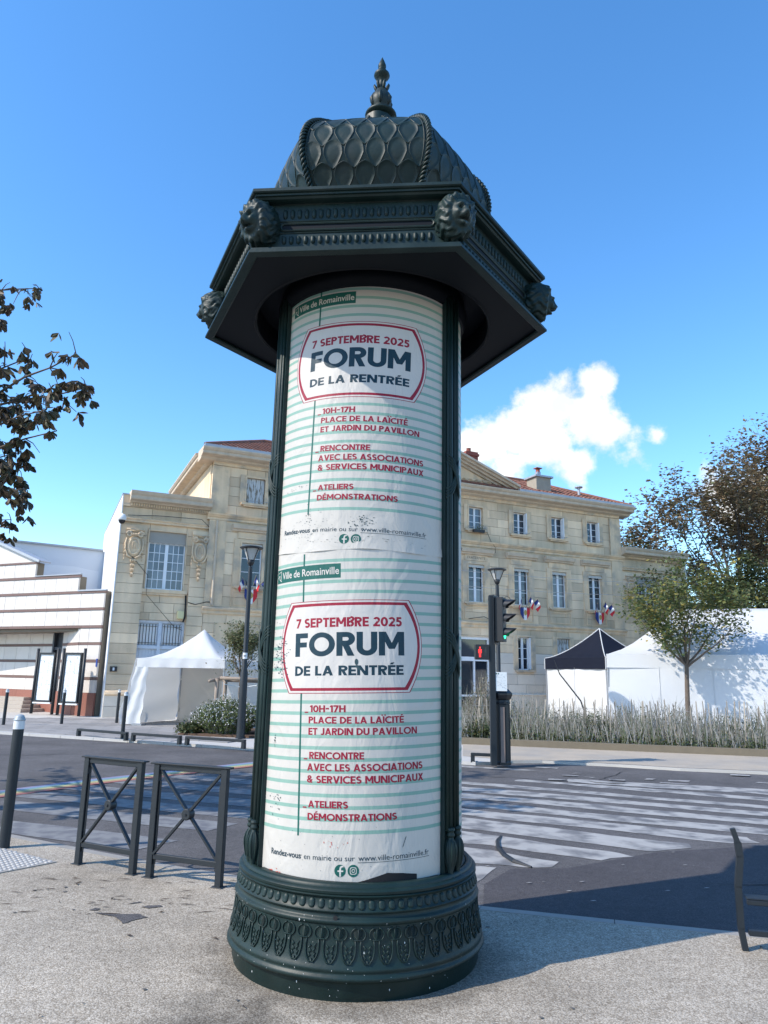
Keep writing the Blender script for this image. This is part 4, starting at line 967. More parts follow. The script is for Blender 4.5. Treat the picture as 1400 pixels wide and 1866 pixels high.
# ================================================================== TOWN HALL (local x along the front, y into the building)
TH = thing('town_hall', 'long three storey cream limestone town hall with red tiled roof and lower end wings', 'town hall', (-9.7, 26.35, 0), R(24.5))
XL, XR, XC = 3.22, 23.84, 13.53
q = MB()
q.box(XL, XR, .26, 7.2, 0, 9.9); q.box(.0, XL, .40, 9, 0, 7.98); q.box(XR, 28.2, .40, 9, 0, 7.98); part('wall_core', q, M_core, TH)
for b in ((-.04, 0, .0, 9, 0, 8.02), (28.2, 28.25, 0, 9, 0, 8.0)): q = MB(); q.box(*b); part('rendered_side_wall', q, M_render, TH)
q = MB(); q.box(0, .24, .03, .6, 7.60, 8.02); part('corner_block', q, M_stone, TH)
for b in ((XL - .02, XL, .27, 7.2, 7.9, 9.9), (XR, XR + .02, .27, 7.2, 7.9, 9.9)): q = MB(); q.box(*b); part('side_wall', q, M_stone, TH)
# openings (x0, x1, z0, z1)
opens = []
cent = [XC + d for d in (-8.57, -6.4, -4.22, -1.77, 0, 1.77, 4.22, 6.4, 8.57)]
for c in cent: opens += [(c - .415, c + .415, 4.89, 6.60), (c - .375, c + .375, 8.22, 9.26)]
ground_w = [(XC + d, k) for d, k in ((-6.4, 's'), (-4.22, 'w'), (4.30, 'w'), (6.5, 's'))]
for c, k in ground_w: opens.append((c - .365, c + .365, 1.97, 3.44))
doors = [(4.43, 5.30, 0, 2.9), (10.85, 12.4, 0, 3.36), (12.75, 14.3, 0, 3.36), (14.45, 15.98, 0, 3.36), (21.7, 22.5, 0, 2.9)]
opens += doors
wing_o = [(1.05, 2.41, 4.58, 6.76), (.85, 2.60, 0, 3.44), (24.87, 26.3, 4.58, 6.76), (24.8, 26.4, 0, 3.2)]
opensw = wing_o
blocks = []       # (x0,x1,y0,y1,z0,z1,mat)
def courses(x0, x1, y0, y1, z0, z1, ops, hgt, wid, m_, seed, skipz=()):
    r_ = random.Random(seed); n = max(1, round((z1 - z0) / hgt)); h = (z1 - z0) / n
    for j in range(n):
        a, b = z0 + j * h, z0 + (j + 1) * h
        cuts = sorted([(o[0], o[1], o[2], o[3]) for o in ops if o[2] < b - .01 and o[3] > a + .01])
        segs = []; x = x0
        for (o0, o1, oz0, oz1) in cuts:
            if o1 < x0 or o0 > x1: continue
            if o0 > x + .02: segs.append((x, o0, a, b))
            # part above / below the opening inside this course
            if oz0 > a + .02: segs.append((o0, o1, a, oz0))
            if oz1 < b - .02: segs.append((o0, o1, oz1, b))
            x = max(x, o1)
        if x < x1 - .02: segs.append((x, x1, a, b))
        for (s0, s1, za, zb) in segs:
            L_ = s1 - s0; k = max(1, round(L_ / wid)); edges = [s0]
            offs = (.5 if j % 2 else 0) if k > 1 else 0
            pos = [s0 + (i + offs) * L_ / k for i in range(0, k + 1)]
            pos = [s0] + [p for p in pos if s0 + .12 < p < s1 - .12] + [s1]
            for p0, p1 in zip(pos, pos[1:]):
                e = .006; blocks.append((p0 + e, p1 - e, y0 + r_.uniform(0, .008), y1, za + e, zb - e, m_))
mainops = opens
courses(XL, XR, 0, .26, .85, 2.70, mainops, .46, 1.0, M_stonel, 1)
courses(XL, XR, 0, .26, 2.70, 3.78, mainops, .36, 1.0, M_stone, 2)
courses(XL, XR, .0, .26, 4.02, 7.42, mainops, .40, 1.05, M_stone, 3)
courses(XL, XR, .03, .26, 7.66, 9.62, mainops, .42, 1.05, M_stone, 4)
courses(XL, XR, -.08, .26, 0, .85, mainops, .85, 1.6, M_stonel, 5)
courses(0, XL, .14, .40, .75, 7.05, wing_o, .37, .95, M_stone, 6)
courses(XR, 28.2, .14, .40, .75, 7.05, wing_o, .37, .95, M_stone, 7)
courses(0, .95, .02, .14, .75, 6.9, [], .37, .95, M_stone, 8)           # projecting piers of the wings
courses(2.62, XL, .02, .14, .75, 6.9, [], .37, .6, M_stone, 9)
courses(XR, 24.75, .02, .14, .75, 6.9, [], .37, .95, M_stone, 10)
courses(26.5, 28.2, .02, .14, .75, 6.9, [], .37, .95, M_stone, 11)
courses(0, XL, .10, .40, 7.12, 7.6, [], .48, 1.2, M_stone, 12); courses(XR, 28.2, .10, .40, 7.12, 7.6, [], .48, 1.2, M_stone, 13)
courses(-.02, .92, -.10, .40, 0, .75, [], .38, 1.0, M_stonel, 14); courses(2.62, XL, .02, .40, 0, .75, [], .38, 1.0, M_stonel, 15); courses(XR, 24.7, .02, .40, 0, .75, [], .38, 1, M_stonel, 16)
def seen(b):
    x = (b[0] + b[1]) / 2
    if 5.4 < x < 14.6 or b[4] < .7 and x > 5: return 0
    if x > 18.6 and b[5] < 2.6 or x > 26.4: return 0
    return (b[1] - b[0]) * (b[5] - b[4]) / (1 + .02 * max(0, x))
blocks.sort(key=lambda b: -seen(b))
for b in blocks[:299]: blk('stone_block', b[6], TH, *b[:6])
for mm in (M_stone, M_stonel):
    q = MB()
    for b in blocks[299:]:
        if b[6] is mm: q.box(*b[:6])
    part('ashlar_courses', q, mm, TH, kind='stuff')
# mouldings: profile (y, z), front at low y
def mould(name, x0, x1, prof_, m_, ybase=.2): 
    q = MB(); q.prism([(ybase, prof_[0][1])] + prof_ + [(ybase, prof_[-1][1])], x0, x1); return part(name, q, m_, TH)
mould('plat_band', XL - .06, XR + .06, [(-.03, 3.76), (-.05, 3.80), (-.05, 3.88), (-.10, 3.91), (-.13, 3.96), (-.13, 4.0), (-.02, 4.045)], M_trim)
mould('string_course', XL - .10, XR + .10, [(-.02, 7.40), (-.05, 7.41), (-.05, 7.50), (-.09, 7.52), (-.12, 7.56), (-.17, 7.60), (-.19, 7.66), (.0, 7.70)], M_trim)
mould('eaves_frieze', XL, XR, [(.01, 9.62), (-.02, 9.63), (-.02, 9.72), (-.06, 9.76)], M_trim)
for nm, y0, x0, x1 in (('eaves_cornice', 0, XL - .55, XR + .55),):
    mould(nm, x0, x1, [(-.10, 9.76), (-.20, 9.80), (-.24, 9.86), (-.52, 9.90), (-.55, 9.93), (-.55, 10.02), (-.60, 10.05), (-.66, 10.12), (-.66, 10.16), (.2, 10.2)], M_trimd, .5)
for sx, xx in ((-1, XL), (1, XR)):
    q = MB()
    pr_ = [(.10, 9.76), (.20, 9.80), (.24, 9.86), (.52, 9.90), (.55, 9.93), (.55, 10.02), (.60, 10.05), (.655, 10.12), (.655, 10.155), (.2, 10.19)]
    n = len(pr_) + 2; pts = [(0, 9.76)] + pr_ + [(0, 10.19)]
    q.add([(xx + sx * a, y, z) for y in (.51, 7.6) for a, z in pts], [(i, (i + 1) % n, n + (i + 1) % n, n + i) for i in range(n)] + [tuple(range(n)), tuple(range(2 * n - 1, n - 1, -1))]); part('eaves_cornice', q, M_trimd, TH)
for (x0, x1) in ((0.22, XL - .0), (XR, 28.1)):
    mould('wing_architrave', x0 - .2, x1, [(.06, 7.02), (.03, 7.04), (.03, 7.10), (.0, 7.12), (-.02, 7.16), (.06, 7.20)], M_trim, .3)
    mould('wing_cornice', x0, x1, [(.02, 7.72), (-.10, 7.74), (-.14, 7.78), (-.34, 7.82), (-.36, 7.86), (-.36, 7.96), (-.42, 8.02), (-.46, 8.10), (-.46, 8.13), (.3, 8.2)], M_trimd, .5)
    mould('wing_frieze', x0 - .2, x1, [(.08, 7.6), (.04, 7.61), (.02, 7.72)], M_trimd, .4)
    q = MB(); x = x0 + .05
    while x < x1 - .05: q.box(x, x + .05, -.06, .06, 7.63, 7.72); x += .09
    part('dentils', q, M_trim, TH, kind='stuff')
blk('parapet_cap', M_zinc, TH, -.06, .2, .0, 9.0, 8.02, 8.07)
mould('wing_plinth_cap', 0, .92, [(-.12, .74), (-.16, .78), (-.12, .86), (.0, .92)], M_trim, .3)
mould('skirting_cap', XL, 10.6, [(-.09, .84), (-.11, .86), (-.09, .90), (.0, .93)], M_stonel); mould('skirting_cap', 16.2, XR, [(-.09, .84), (-.11, .86), (-.09, .90), (.0, .93)], M_stonel)
# corner pilaster strips of the main block
for (x0, x1) in ((XL - .012, XL + .66), (XR - .66, XR + .012)):
    for z0, z1 in ((4.05, 7.40), (7.7, 9.6)): 
        q = MB(); q.box(x0, x1, -.035, -.002, z0, z1); part('corner_strip', q, M_trim, TH)
# frames and windows
pane_q = MB(); pane_q.box(-.5, .5, -.5, .5, -.5, .5)
def window(x0, x1, z0, z1, cols, rows, y=.13, leafs=2, glass=M_glass, frame=.045, bar=.025, name='window', mullw=.06, pane_parts=True, curtain=0):
    e = MB(); W_, H_ = x1 - x0, z1 - z0
    e.box(x0, x0 + frame, y, y + .05, z0, z1); e.box(x1 - frame, x1, y, y + .05, z0, z1); e.box(x0 + frame, x1 - frame, y, y + .05, z0, z0 + frame); e.box(x0 + frame, x1 - frame, y, y + .05, z1 - frame, z1)
    xm = (x0 + x1) / 2
    if leafs == 2: e.box(xm - mullw, xm + mullw, y - .012, y + .045, z0 + frame, z1 - frame)
    secs = [(x0 + frame, xm - mullw), (xm + mullw, x1 - frame)] if leafs == 2 else [(x0 + frame, x1 - frame)]
    zz = [z0 + frame + (H_ - 2 * frame) * i / rows for i in range(rows + 1)]; cells = []
    for (a, b) in secs:
        k = cols // len(secs); xx = [a + (b - a) * i / k for i in range(k + 1)]
        for i in range(1, k): e.box(xx[i] - bar / 2, xx[i] + bar / 2, y + .003, y + .042, z0 + frame, z1 - frame)
        for j in range(1, rows): e.box(a, b, y + .005, y + .040, zz[j] - bar / 2, zz[j] + bar / 2)
        for i in range(k):
            for j in range(rows): cells.append((xx[i] + .004, xx[i + 1] - .004, zz[j] + .004, zz[j + 1] - .004))
    o = part(name, e, M_white, TH); r_ = random.Random(int(x0 * 31 + z0 * 7))
    for (a, b, c, d) in cells:
        low = (c - z0) < H_ * curtain
        blk('pane', glass if not low else M_glassc, o, a, b, y + .02, y + .030, c, d)
    return o
def surround(x0, x1, z0, z1, w=.14, y0=-.05, lintel=False, panel=True, sill=True, bottom=None):
    q = MB(); zb = bottom if bottom is not None else z0
    q.box(x0 - w - .16, x0 - .0, y0 + .025, -.002 + .012, zb, z1 + w); q.box(x1, x1 + w + .16, y0 + .025, .010, zb, z1 + w); q.box(x0, x1, y0 + .025, .010, z1, z1 + w)
    q.box(x0 - .07, x0 - .003, y0, y0 + .022, zb, z1 + .07); q.box(x1 + .003, x1 + .07, y0, y0 + .022, zb, z1 + .07); q.box(x0 - .003, x1 + .003, y0, y0 + .022, z1 + .003, z1 + .07)
    o = part('window_surround', q, M_trim, TH)
    if sill:
        q = MB(); q.box(x0 - w - .10, x1 + w + .10, y0 - .07, .14, z0 - .09, z0 - .003); q.box(x0 - w, x1 + w, y0 - .03, .0, z0 - .15, z0 - .093); part('sill', q, M_trim, o)
    return o
for ci, c in enumerate(cent):
    x0, x1 = c - .415, c + .415
    o = surround(x0, x1, 4.89, 6.60, lintel=True, bottom=4.80)
    q = MB(); q.prism([(.0, 7.02), (-.10, 7.04), (-.12, 7.10), (-.20, 7.13), (-.22, 7.20), (-.24, 7.27), (.0, 7.31)], c - .85, c + .85); part('lintel_hood', q, M_trimd, o)
    q = MB(); q.box(c - .60, c + .60, -.035, .002, 6.76, 7.02); q.box(x0 - .32, x0 - .305, -.04, 0, 4.1, 6.75); part('hood_frieze', q, M_trim, o)
    q = MB()                       # panel below the sill
    for (a, b, d, e_) in ((c - .62, c + .62, 4.62, 4.66), (c - .62, c + .62, 4.14, 4.18), (c - .62, c - .58, 4.18, 4.62), (c + .58, c + .62, 4.18, 4.62)): q.box(a, b, -.03, .012, d, e_)
    part('apron_panel', q, M_trim, o)
    window(x0, x1, 4.89, 6.60, 2, 3, glass=(M_glass, M_glassc, M_glass)[ci % 3], curtain=(0, 0, .34)[ci % 3])
    q = MB(); n = 12                 # scalloped awning folded over the window head
    A = [(x0 + .01 + (x1 - x0 - .02) * i / n, .02, 6.59) for i in range(n + 1)]; B = [(p[0], -.03, 6.46 - (.025 if i % 2 else 0)) for i, p in enumerate(A)]
    q.add(A + B + [(a[0], a[1] + .01, a[2]) for a in B], [(i, i + 1, n + 2 + i, n + 1 + i) for i in range(n)] + [(n + 1 + i, n + 2 + i, 2 * n + 3 + i, 2 * n + 2 + i) for i in range(n)]); part('awning', q, M_awn, TH)
    # top floor
    x0, x1 = c - .375, c + .375
    surround(x0, x1, 8.22, 9.26, w=.10)
    if ci == 0:
        q = MB()
        for s in range(8): q.box(x0 + .02 + s * .0895, x0 + .105 + s * .0895, .05, .075 + .004 * (s % 2), 8.23, 9.25)
        part('shutters', q, M_shut, TH, label='closed weathered shutters')
    else:
        window(x0, x1, 8.22, 9.26, 2, 3, glass=(M_glass, M_glassc, M_glass, M_glass)[ci % 4], mullw=.045)
        if ci in (6, 7, 8): blk('open_casement', M_white, TH, x1 - .10, x1 - .065, -.14, .12, 8.24, 9.24)
    q = MB(); q.tube([(x0 - .1, -.13, 8.36), (x0 - .1, -.16, 8.28), (x0, -.17, 8.30), (x1, -.17, 8.28), (x1 + .1, -.16, 8.33), (x1 + .1, .0, 8.30)], .012, 5); part('window_rail', q, M_wirew, TH)
for c, k in ground_w:
    surround(c - .365, c + .365, 1.97, 3.44, w=.08)
    if k == 'w': window(c - .365, c + .28, 1.97, 3.44, 2, 3); blk('open_casement', M_white, TH, c + .285, c + .36, .0, .13, 1.99, 3.42)
    else:
        q = MB()
        for s in range(8): q.box(c - .36 + s * .09, c - .275 + s * .09, .05, .075 + .004 * (s % 2), 1.98, 3.43)
        part('shutters', q, M_shut, TH, label='grey slatted shutters')
for i, (x0, x1, z0, z1) in enumerate(doors):
    if i == 0 or i == 4:
        q = MB(); q.box(x0, x1, .12, .16, 0, 2.0); 
        for a in (x0 + .06, (x0 + x1) / 2 + .03):
            for b in (.12, .75, 1.4): q.box(a, a + .34, .10, .12, b, b + .5)
        part('door', q, M_browndoor, TH, label='brown panelled wooden door'); window(x0, x1, 2.05, 2.88, 2, 1, glass=M_glassc, name='fanlight')
    else:
        q = MB(); q.box(x0, x1, .16, .18, 0, 3.36); o = part('door_glass', q, M_dark if i != 3 else M_glass, TH)
        q = MB(); q.box(x0, x1, .08, .16, 2.30, 2.48); q.box(x0, x1, .08, .16, 3.24, 3.36); q.box(x0, x0 + .07, .08, .16, 0, 3.24); q.box(x1 - .07, x1, .08, .16, 0, 3.24); q.box((x0 + x1) / 2 - .04, (x0 + x1) / 2 + .04, .09, .155, 0, 2.3); q.box(x0 + .07, x1 - .07, .09, .15, .78, .86)
        part('door_frame', q, M_grey if i < 3 else M_white, o)
# blind niche beside the door
q = MB(); q.box(3.70, 4.2, -.002, .004, .93, 3.42); 
for (a, b, c_, d) in ((3.66, 3.70, .93, 3.46), (3.70, 5.9, 3.42, 3.46)): q.box(a, b, -.02, .006, c_, d)
part('blind_niche', q, M_trim, TH)
# wing windows, blinds, doors
for wi, (x0, x1) in enumerate(((1.05, 2.41), (24.87, 26.3))):
    window(x0, x1, 4.58, 6.34, 6, 5, y=.24, glass=M_glassc if wi == 0 else M_glass, bar=.022)
    q = MB(); q.box(x0, x1, .20, .30, 6.40, 6.76); n = 14; 
    for i in range(n): q.box(x0 + (x1 - x0) * i / n, x0 + (x1 - x0) * (i + 1) / n, .18, .20, 6.33 - (.018 if i % 2 else 0), 6.44)
    part('blind_box', q, M_grey, TH)
    q = MB(); q.box(x0 - .16, x1 + .16, .03, .24, 4.44, 4.57); q.box(x0 - .10, x1 + .10, .07, .14, 4.36, 4.438); part('sill', q, M_trim, TH)
    q = MB(); q.box(x0 - .05, x0 - .005, .11, .139, 4.60, 6.82); q.box(x1 + .005, x1 + .05, .11, .139, 4.60, 6.82); q.box(x0 - .005, x1 + .005, .11, .139, 6.77, 6.82); part('window_surround', q, M_trim, TH)
x0, x1 = .85, 2.60
q = MB(); q.box(x0, x1, .30, .34, 0, 3.44); q.box(x0, x0 + .08, .22, .30, 0, 3.44); q.box(x1 - .08, x1, .22, .30, 0, 3.44); q.box((x0 + x1) / 2 - .06, (x0 + x1) / 2 + .06, .21, .30, 0, 3.44); q.box(x0 + .08, x1 - .08, .22, .30, 2.40, 2.52); q.box(x0 + .08, x1 - .08, .22, .30, 3.34, 3.44)
for i in range(14): q.box(x0 + .10 + i * .112, x0 + .2 + i * .112, .285, .30, .1, 2.38)
o = part('wing_door', q, M_pale, TH, label='pale blue grey double door with barred fanlights')
for s in (0, 1):
    a = x0 + .12 + s * .86; q = MB(); q.box(a, a + .66, .27, .285, 2.58, 3.28); part('fanlight_panel', q, M_render, o)
    q = MB()
    for i in range(6): q.bar((a + .06 + i * .108, .25, 2.54), (a + .06 + i * .108, .25, 3.30), .02, .02)
    for z in (2.62, 3.22): q.bar((a, .252, z), (a + .66, .252, z), .02, .012)
    part('window_grille', q, M_black, o)
q = MB(); q.box(24.8, 26.4, .30, .34, 0, 3.2); part('wing_door', q, M_pale, TH)
# cartouches with volutes and husk drops
q = MB()
def oval(cx, cz, rx, rz, rad, y=-.05, n=24, a0=0, a1=2 * PI, tp=None):
    pts = [(cx + rx * cos(a0 + (a1 - a0) * i / n), y, cz + rz * sin(a0 + (a1 - a0) * i / n)) for i in range(n + (0 if tp is None and a1 - a0 > 6.2 else 1))]
    q.tube(pts, rad, 6, closed=(a1 - a0 > 6.2))
q.box(-.34, .34, -.09, .0, .60, .65); q.box(-.30, .30, -.06, .0, .55, .60)
oval(0, 0, .20, .30, .045); oval(0, 0, .255, .355, .03, -.03); q.lathe([(0, 0)], 3)
q.add([(0, -.09, 0)] + [(.18 * cos(2 * PI * i / 20), -.045, .28 * sin(2 * PI * i / 20)) for i in range(20)], [(0, 1 + i, 1 + (i + 1) % 20) for i in range(20)])
for s in (-1, 1):
    pts = []; 
    for i in range(40):
        a = i / 39 * 2.4 * 2 * PI; r_ = .115 * (1 - i / 46); pts.append((s * (.22 + r_ * cos(a) * 1), -.09, .44 + r_ * sin(a)))
    q.tube(pts, [.030 * (1 - i / 70) for i in range(40)], 6)
    q.tube([(s * .10, -.07, .40), (s * .16, -.09, .50), (s * .24, -.08, .54)], [.02, .04, .02], 6)
    q.tube([(s * .30, -.05, .30), (s * .34, -.06, .10), (s * .31, -.05, -.15), (s * .22, -.06, -.36), (s * .06, -.07, -.44)], [.02, .035, .03, .045, .03], 6)
    for k in range(4): q.tube([(s * .33, -.03, -.05 - k * .13), (s * .35, -.06, -.10 - k * .13), (s * .33, -.03, -.16 - k * .13)], [.01, .035 - k * .004, .005], 6)
for k in range(5):
    q.tube([((k - 2) * .05, -.08, .37), ((k - 2) * .065, -.12, .44), ((k - 2) * .055, -.07, .50)], [.015, .032, .01], 6)
for k in range(4):
    z = -.50 - k * .17; w_ = .085 - k * .014
    for s in (-1, 0, 1): q.tube([(s * w_ * .3, -.03, z + .04), (s * w_, -.08, z - .04), (s * w_ * .4, -.03, z - .13)], [.012, .038 - k * .005, .006], 6)
q.tube([(-.07, -.095, -.10), (-.07, -.095, .12), (.0, -.1, .16), (.06, -.1, .10), (.0, -.1, .02), (.08, -.095, -.10)], .013, 5)
cm = q.mesh('cartouche', M_trim, True)
for cx_ in (.52, 2.93, 24.38, 27.0): ob('cartouche', cm, TH, loc=(cx_, .025, 6.10), scale=(.93, 1, 1) if cx_ != 2.93 else (.86, 1, 1))
# carved word
vs, fs = font_mesh('FRATERNITE', .0); x0_ = min(v[0] for v in vs); x1_ = max(v[0] for v in vs)
q = MB(); q.add([(lerp(14.83, 15.77, (x - x0_) / (x1_ - x0_)), -.0372, 6.84 + y * .17) for x, y in vs], fs); part('carved_letters', q, mat('letter_shadow_paint', (.10, .085, .065), .9), TH)
# pediment over the middle bays
q = MB(); z0, zt, hw = 10.16, 11.62, 3.85
q.add([(XC - hw + .3, -.02, z0), (XC + hw - .3, -.02, z0), (XC, -.02, zt - .12), (XC - hw + .3, .6, z0), (XC + hw - .3, .6, z0), (XC, .6, zt - .12)], [(0, 1, 2), (5, 4, 3), (0, 3, 4, 1), (1, 4, 5, 2), (2, 5, 3, 0)]); o = part('pediment', q, M_trim, TH)
for s in (-1, 1):
    q = MB()
    for k, (y0, d0, d1) in enumerate(((-.30, .0, .10), (-.45, .10, .20), (-.60, .20, .30), (-.14, -.10, .0))):
        q.add([(XC + s * (hw + .05), yy, z0 + zz - .02) for yy in (y0, .55) for zz in (d0, d1)] + [(XC, yy, zt + zz - .02 + .0) for yy in (y0, .55) for zz in (d0, d1)], [(0, 1, 5, 4), (2, 6, 7, 3), (1, 3, 7, 5), (0, 4, 6, 2), (0, 2, 3, 1), (4, 5, 7, 6)])
    part('raking_cornice', q, M_trimd, o)
for s in (-1, 1): q = MB(); q.tube([(XC + s * (.7 + .1 * i), -.05, 10.55 + .05 * sin(i * 1.9)) for i in range(20)], .05, 5); part('tympanum_garland', q, M_trim, o)
# roof: hipped, rows of clay tiles
RZ0, RZ1, RY = 10.22, 12.08, 3.8
q = MB()
x0, x1, ya, yb = XL - .45, XR + .45, -.45, 8.0
q.add([(x0, ya, RZ0), (x1, ya, RZ0), (x1, yb, RZ0), (x0, yb, RZ0), (x0 + 3.4, RY, RZ1), (x1 - 3.4, RY, RZ1)], [(0, 1, 5, 4), (1, 2, 5), (2, 3, 4, 5), (3, 0, 4)])
roof = part('roof', q, M_rooft, TH)
def roof_rows(a, b, c_, d, rows, cols, name):
    """a,b lower edge, c,d upper edge; curved clay pantiles in rows"""
    q = MB(); a, b, c_, d = map(Vector, (a, b, c_, d)); nrm = (b - a).cross(d - a).normalized()
    if nrm.z < 0: nrm = -nrm
    for j in range(rows):
        l0, l1 = a.lerp(d, j / rows), b.lerp(c_, j / rows); u0, u1 = a.lerp(d, (j + 1.12) / rows), b.lerp(c_, (j + 1.12) / rows)
        L_ = (l1 - l0).length; n = max(2, int(L_ / .24)); o_ = len(q.v)
        for i in range(2 * n + 1):
            t = i / (2 * n); h = .055 if i % 2 else .02; jit = rnd.uniform(-.006, .006)
            q.v.append(tuple(l0.lerp(l1, t) + nrm * (h + .035 + jit))); q.v.append(tuple(u0.lerp(u1, t) + nrm * (h + jit)))
            q.v.append(tuple(l0.lerp(l1, t) + nrm * (h - .01)))
        for i in range(2 * n): q.f += [(o_ + 3 * i, o_ + 3 * i + 3, o_ + 3 * i + 4, o_ + 3 * i + 1), (o_ + 3 * i + 2, o_ + 3 * i + 5, o_ + 3 * i + 3, o_ + 3 * i)]; q.m += [0, 0]
    return part(name, q, M_rooft, roof, kind='stuff')
roof_rows((x0, ya, RZ0), (x1, ya, RZ0), (x1 - 3.4, RY, RZ1), (x0 + 3.4, RY, RZ1), 16, 0, 'roof_tiles')
roof_rows((x0, yb, RZ0), (x0, ya, RZ0), (x0 + 3.4, RY, RZ1), (x0 + 3.4, RY, RZ1), 16, 0, 'roof_tiles')
roof_rows((x1, ya, RZ0), (x1, yb, RZ0), (x1 - 3.4, RY, RZ1), (x1 - 3.4, RY, RZ1), 16, 0, 'roof_tiles')
q = MB(); q.tube([(x0 + 3.4, RY, RZ1 + .08), (x1 - 3.4, RY, RZ1 + .08)], .10, 8); q.tube([(x0 + 3.4, RY, RZ1 + .08), (x0, ya, RZ0 + .06)], .09, 8); q.tube([(x1 - 3.4, RY, RZ1 + .08), (x1, ya, RZ0 + .06)], .09, 8); part('ridge_tiles', q, M_rooft, roof)
for (a, b) in ((x0 - .05, XC - hw), (XC + hw, x1 + .05)):
    q = MB(); q.box(a, b, -.62, -.40, 10.17, 10.27); q.box(a + .2, b, -.40, .05, 10.26, 10.30); k = a
    while k < b: q.box(k, k + .02, -.64, -.38, 10.26, 10.29); k += .62
    part('zinc_gutter', q, M_zinc, roof)
# chimneys
q = MB(); q.box(19.15, 20.02, .5, 1.3, 10.3, 11.38); o = part('chimney', q, M_chim, TH, label='rendered chimney with slab cap and cowl')
q = MB(); q.box(19.05, 20.12, .4, 1.4, 11.38, 11.47); q.box(19.45, 19.65, .8, 1.0, 11.47, 11.75); part('chimney_cap', q, M_zinc, o)
q = MB(); q.lathe([(.11, 11.72), (.11, 11.86), (.0, 11.87)], 10, (19.55, .9)); q.box(19.38, 19.72, .75, 1.05, 11.92, 11.96); q.bar((19.45, .9, 11.85), (19.45, .9, 11.93), .03, .03); q.bar((19.65, .9, 11.85), (19.65, .9, 11.93), .03, .03); part('cowl', q, M_brickr, o)
q = MB(); q.box(16.4, 17.1, 2.6, 3.3, 11.2, 12.9); q.box(16.35, 17.15, 2.55, 3.35, 12.68, 12.8); o = part('chimney', q, M_brickr, TH, label='small red brick chimney'); q = MB(); q.lathe([(.14, 12.9), (.11, 13.1), (.13, 13.15)], 10, (16.75, 2.95), cap=True); part('chimney_pot', q, M_brickr, o)
q = MB(); q.lathe([(.07, 10.7), (.07, 11.25)], 10, (22.1, .9)); q.lathe([(.20, 11.25), (.20, 11.30), (.03, 11.36)], 12, (22.1, .9), cap=True); part('vent_pipe', q, M_zinc, TH)
# details on the wall
q = MB(); q.tube([(3.5, -.07, 7.38), (3.51, -.07, 6.0), (3.50, -.07, 4.1)], .045, 8); 
for z in (6.9, 6.0, 5.1, 4.3): q.box(3.44, 3.57, -.10, 0, z, z + .05)
part('downpipe', q, M_trimd, TH)
q = MB(); q.tube([(.3, -.02, 6.1), (.5, .0, 5.7), (1.1, -.02, 5.05), (1.1, -.02, 4.35), (2.2, -.03, 3.2), (2.5, -.02, 3.1)], .010, 5); q.tube([(.2, .0, 7.25), (1.4, -.04, 7.33), (2.9, -.04, 7.36), (3.2, -.05, 7.1)], .012, 5); q.tube([(2.62, 0, 4.15), (2.9, -.02, 4.08), (3.3, -.05, 4.2), (3.45, -.05, 4.2)], .014, 5); q.tube([(2.55, .1, 4.4), (2.56, .0, 3.6), (2.5, 0, 3.4)], .03, 5)
part('wall_cable', q, M_dark, TH)
q = MB(); q.tube([(15.9, -.02, 8.15), (16.1, -.04, 7.7), (16.2, -.21, 7.45), (16.3, -.08, 7.2)], .010, 5); q.tube([(14.8, -.15, 4.12), (15.6, -.15, 4.25), (16.0, -.16, 4.1)], .014, 5); part('wall_cable', q, M_dark, TH)
q = MB(); q.box(2.28, 2.52, .0, .13, 3.52, 3.82); bevel(part('alarm_box', q, M_yel, TH), .015)
q = MB(); q.box(.10, .34, -.03, .02, 1.56, 1.74); o = part('number_plate', q, M_black, TH); q = MB(); q.box(.19, .25, -.036, -.03, 1.60, 1.70); part('number_mark', q, M_silver, o)
# window box with plant
q = MB(); q.box(15.05, 15.62, -.28, -.12, 8.05, 8.17); o = part('window_box', q, M_black, TH); q = MB()
for i in range(140):
    p = Vector((rnd.gauss(15.34, .13), rnd.gauss(-.2, .05), 8.17 + abs(rnd.gauss(0, .15)))); d = Vector((rnd.gauss(0, 1), rnd.gauss(0, 1), rnd.gauss(0, 1))).normalized() * .05; e_ = d.cross(Vector((0, .3, 1))).normalized() * .018
    q.add([p, p + d * .5 + e_, p + d, p + d * .5 - e_], [(0, 1, 2, 3)])
part('window_box_plant', q, M_lyoung, o)
# camera on the corner (a thing of its own)
CC = thing('security_camera', 'white dome security camera on a bracket at the left corner of the town hall wing', 'security camera', (-9.60, 26.10, 7.0), R(24.5))
q = MB(); q.lathe([(.02, .22), (.10, .20), (.15, .10), (.15, .0), (.13, -.02)], 18); q.tube([(0, 0, .2), (.0, .18, .24)], .04, 8); part('housing', q, M_render, CC, True)
q = MB(); q.lathe([(.125, -.02), (.115, -.08), (.07, -.14), (.0, -.16)], 18); part('dome', q, M_black, CC, True)
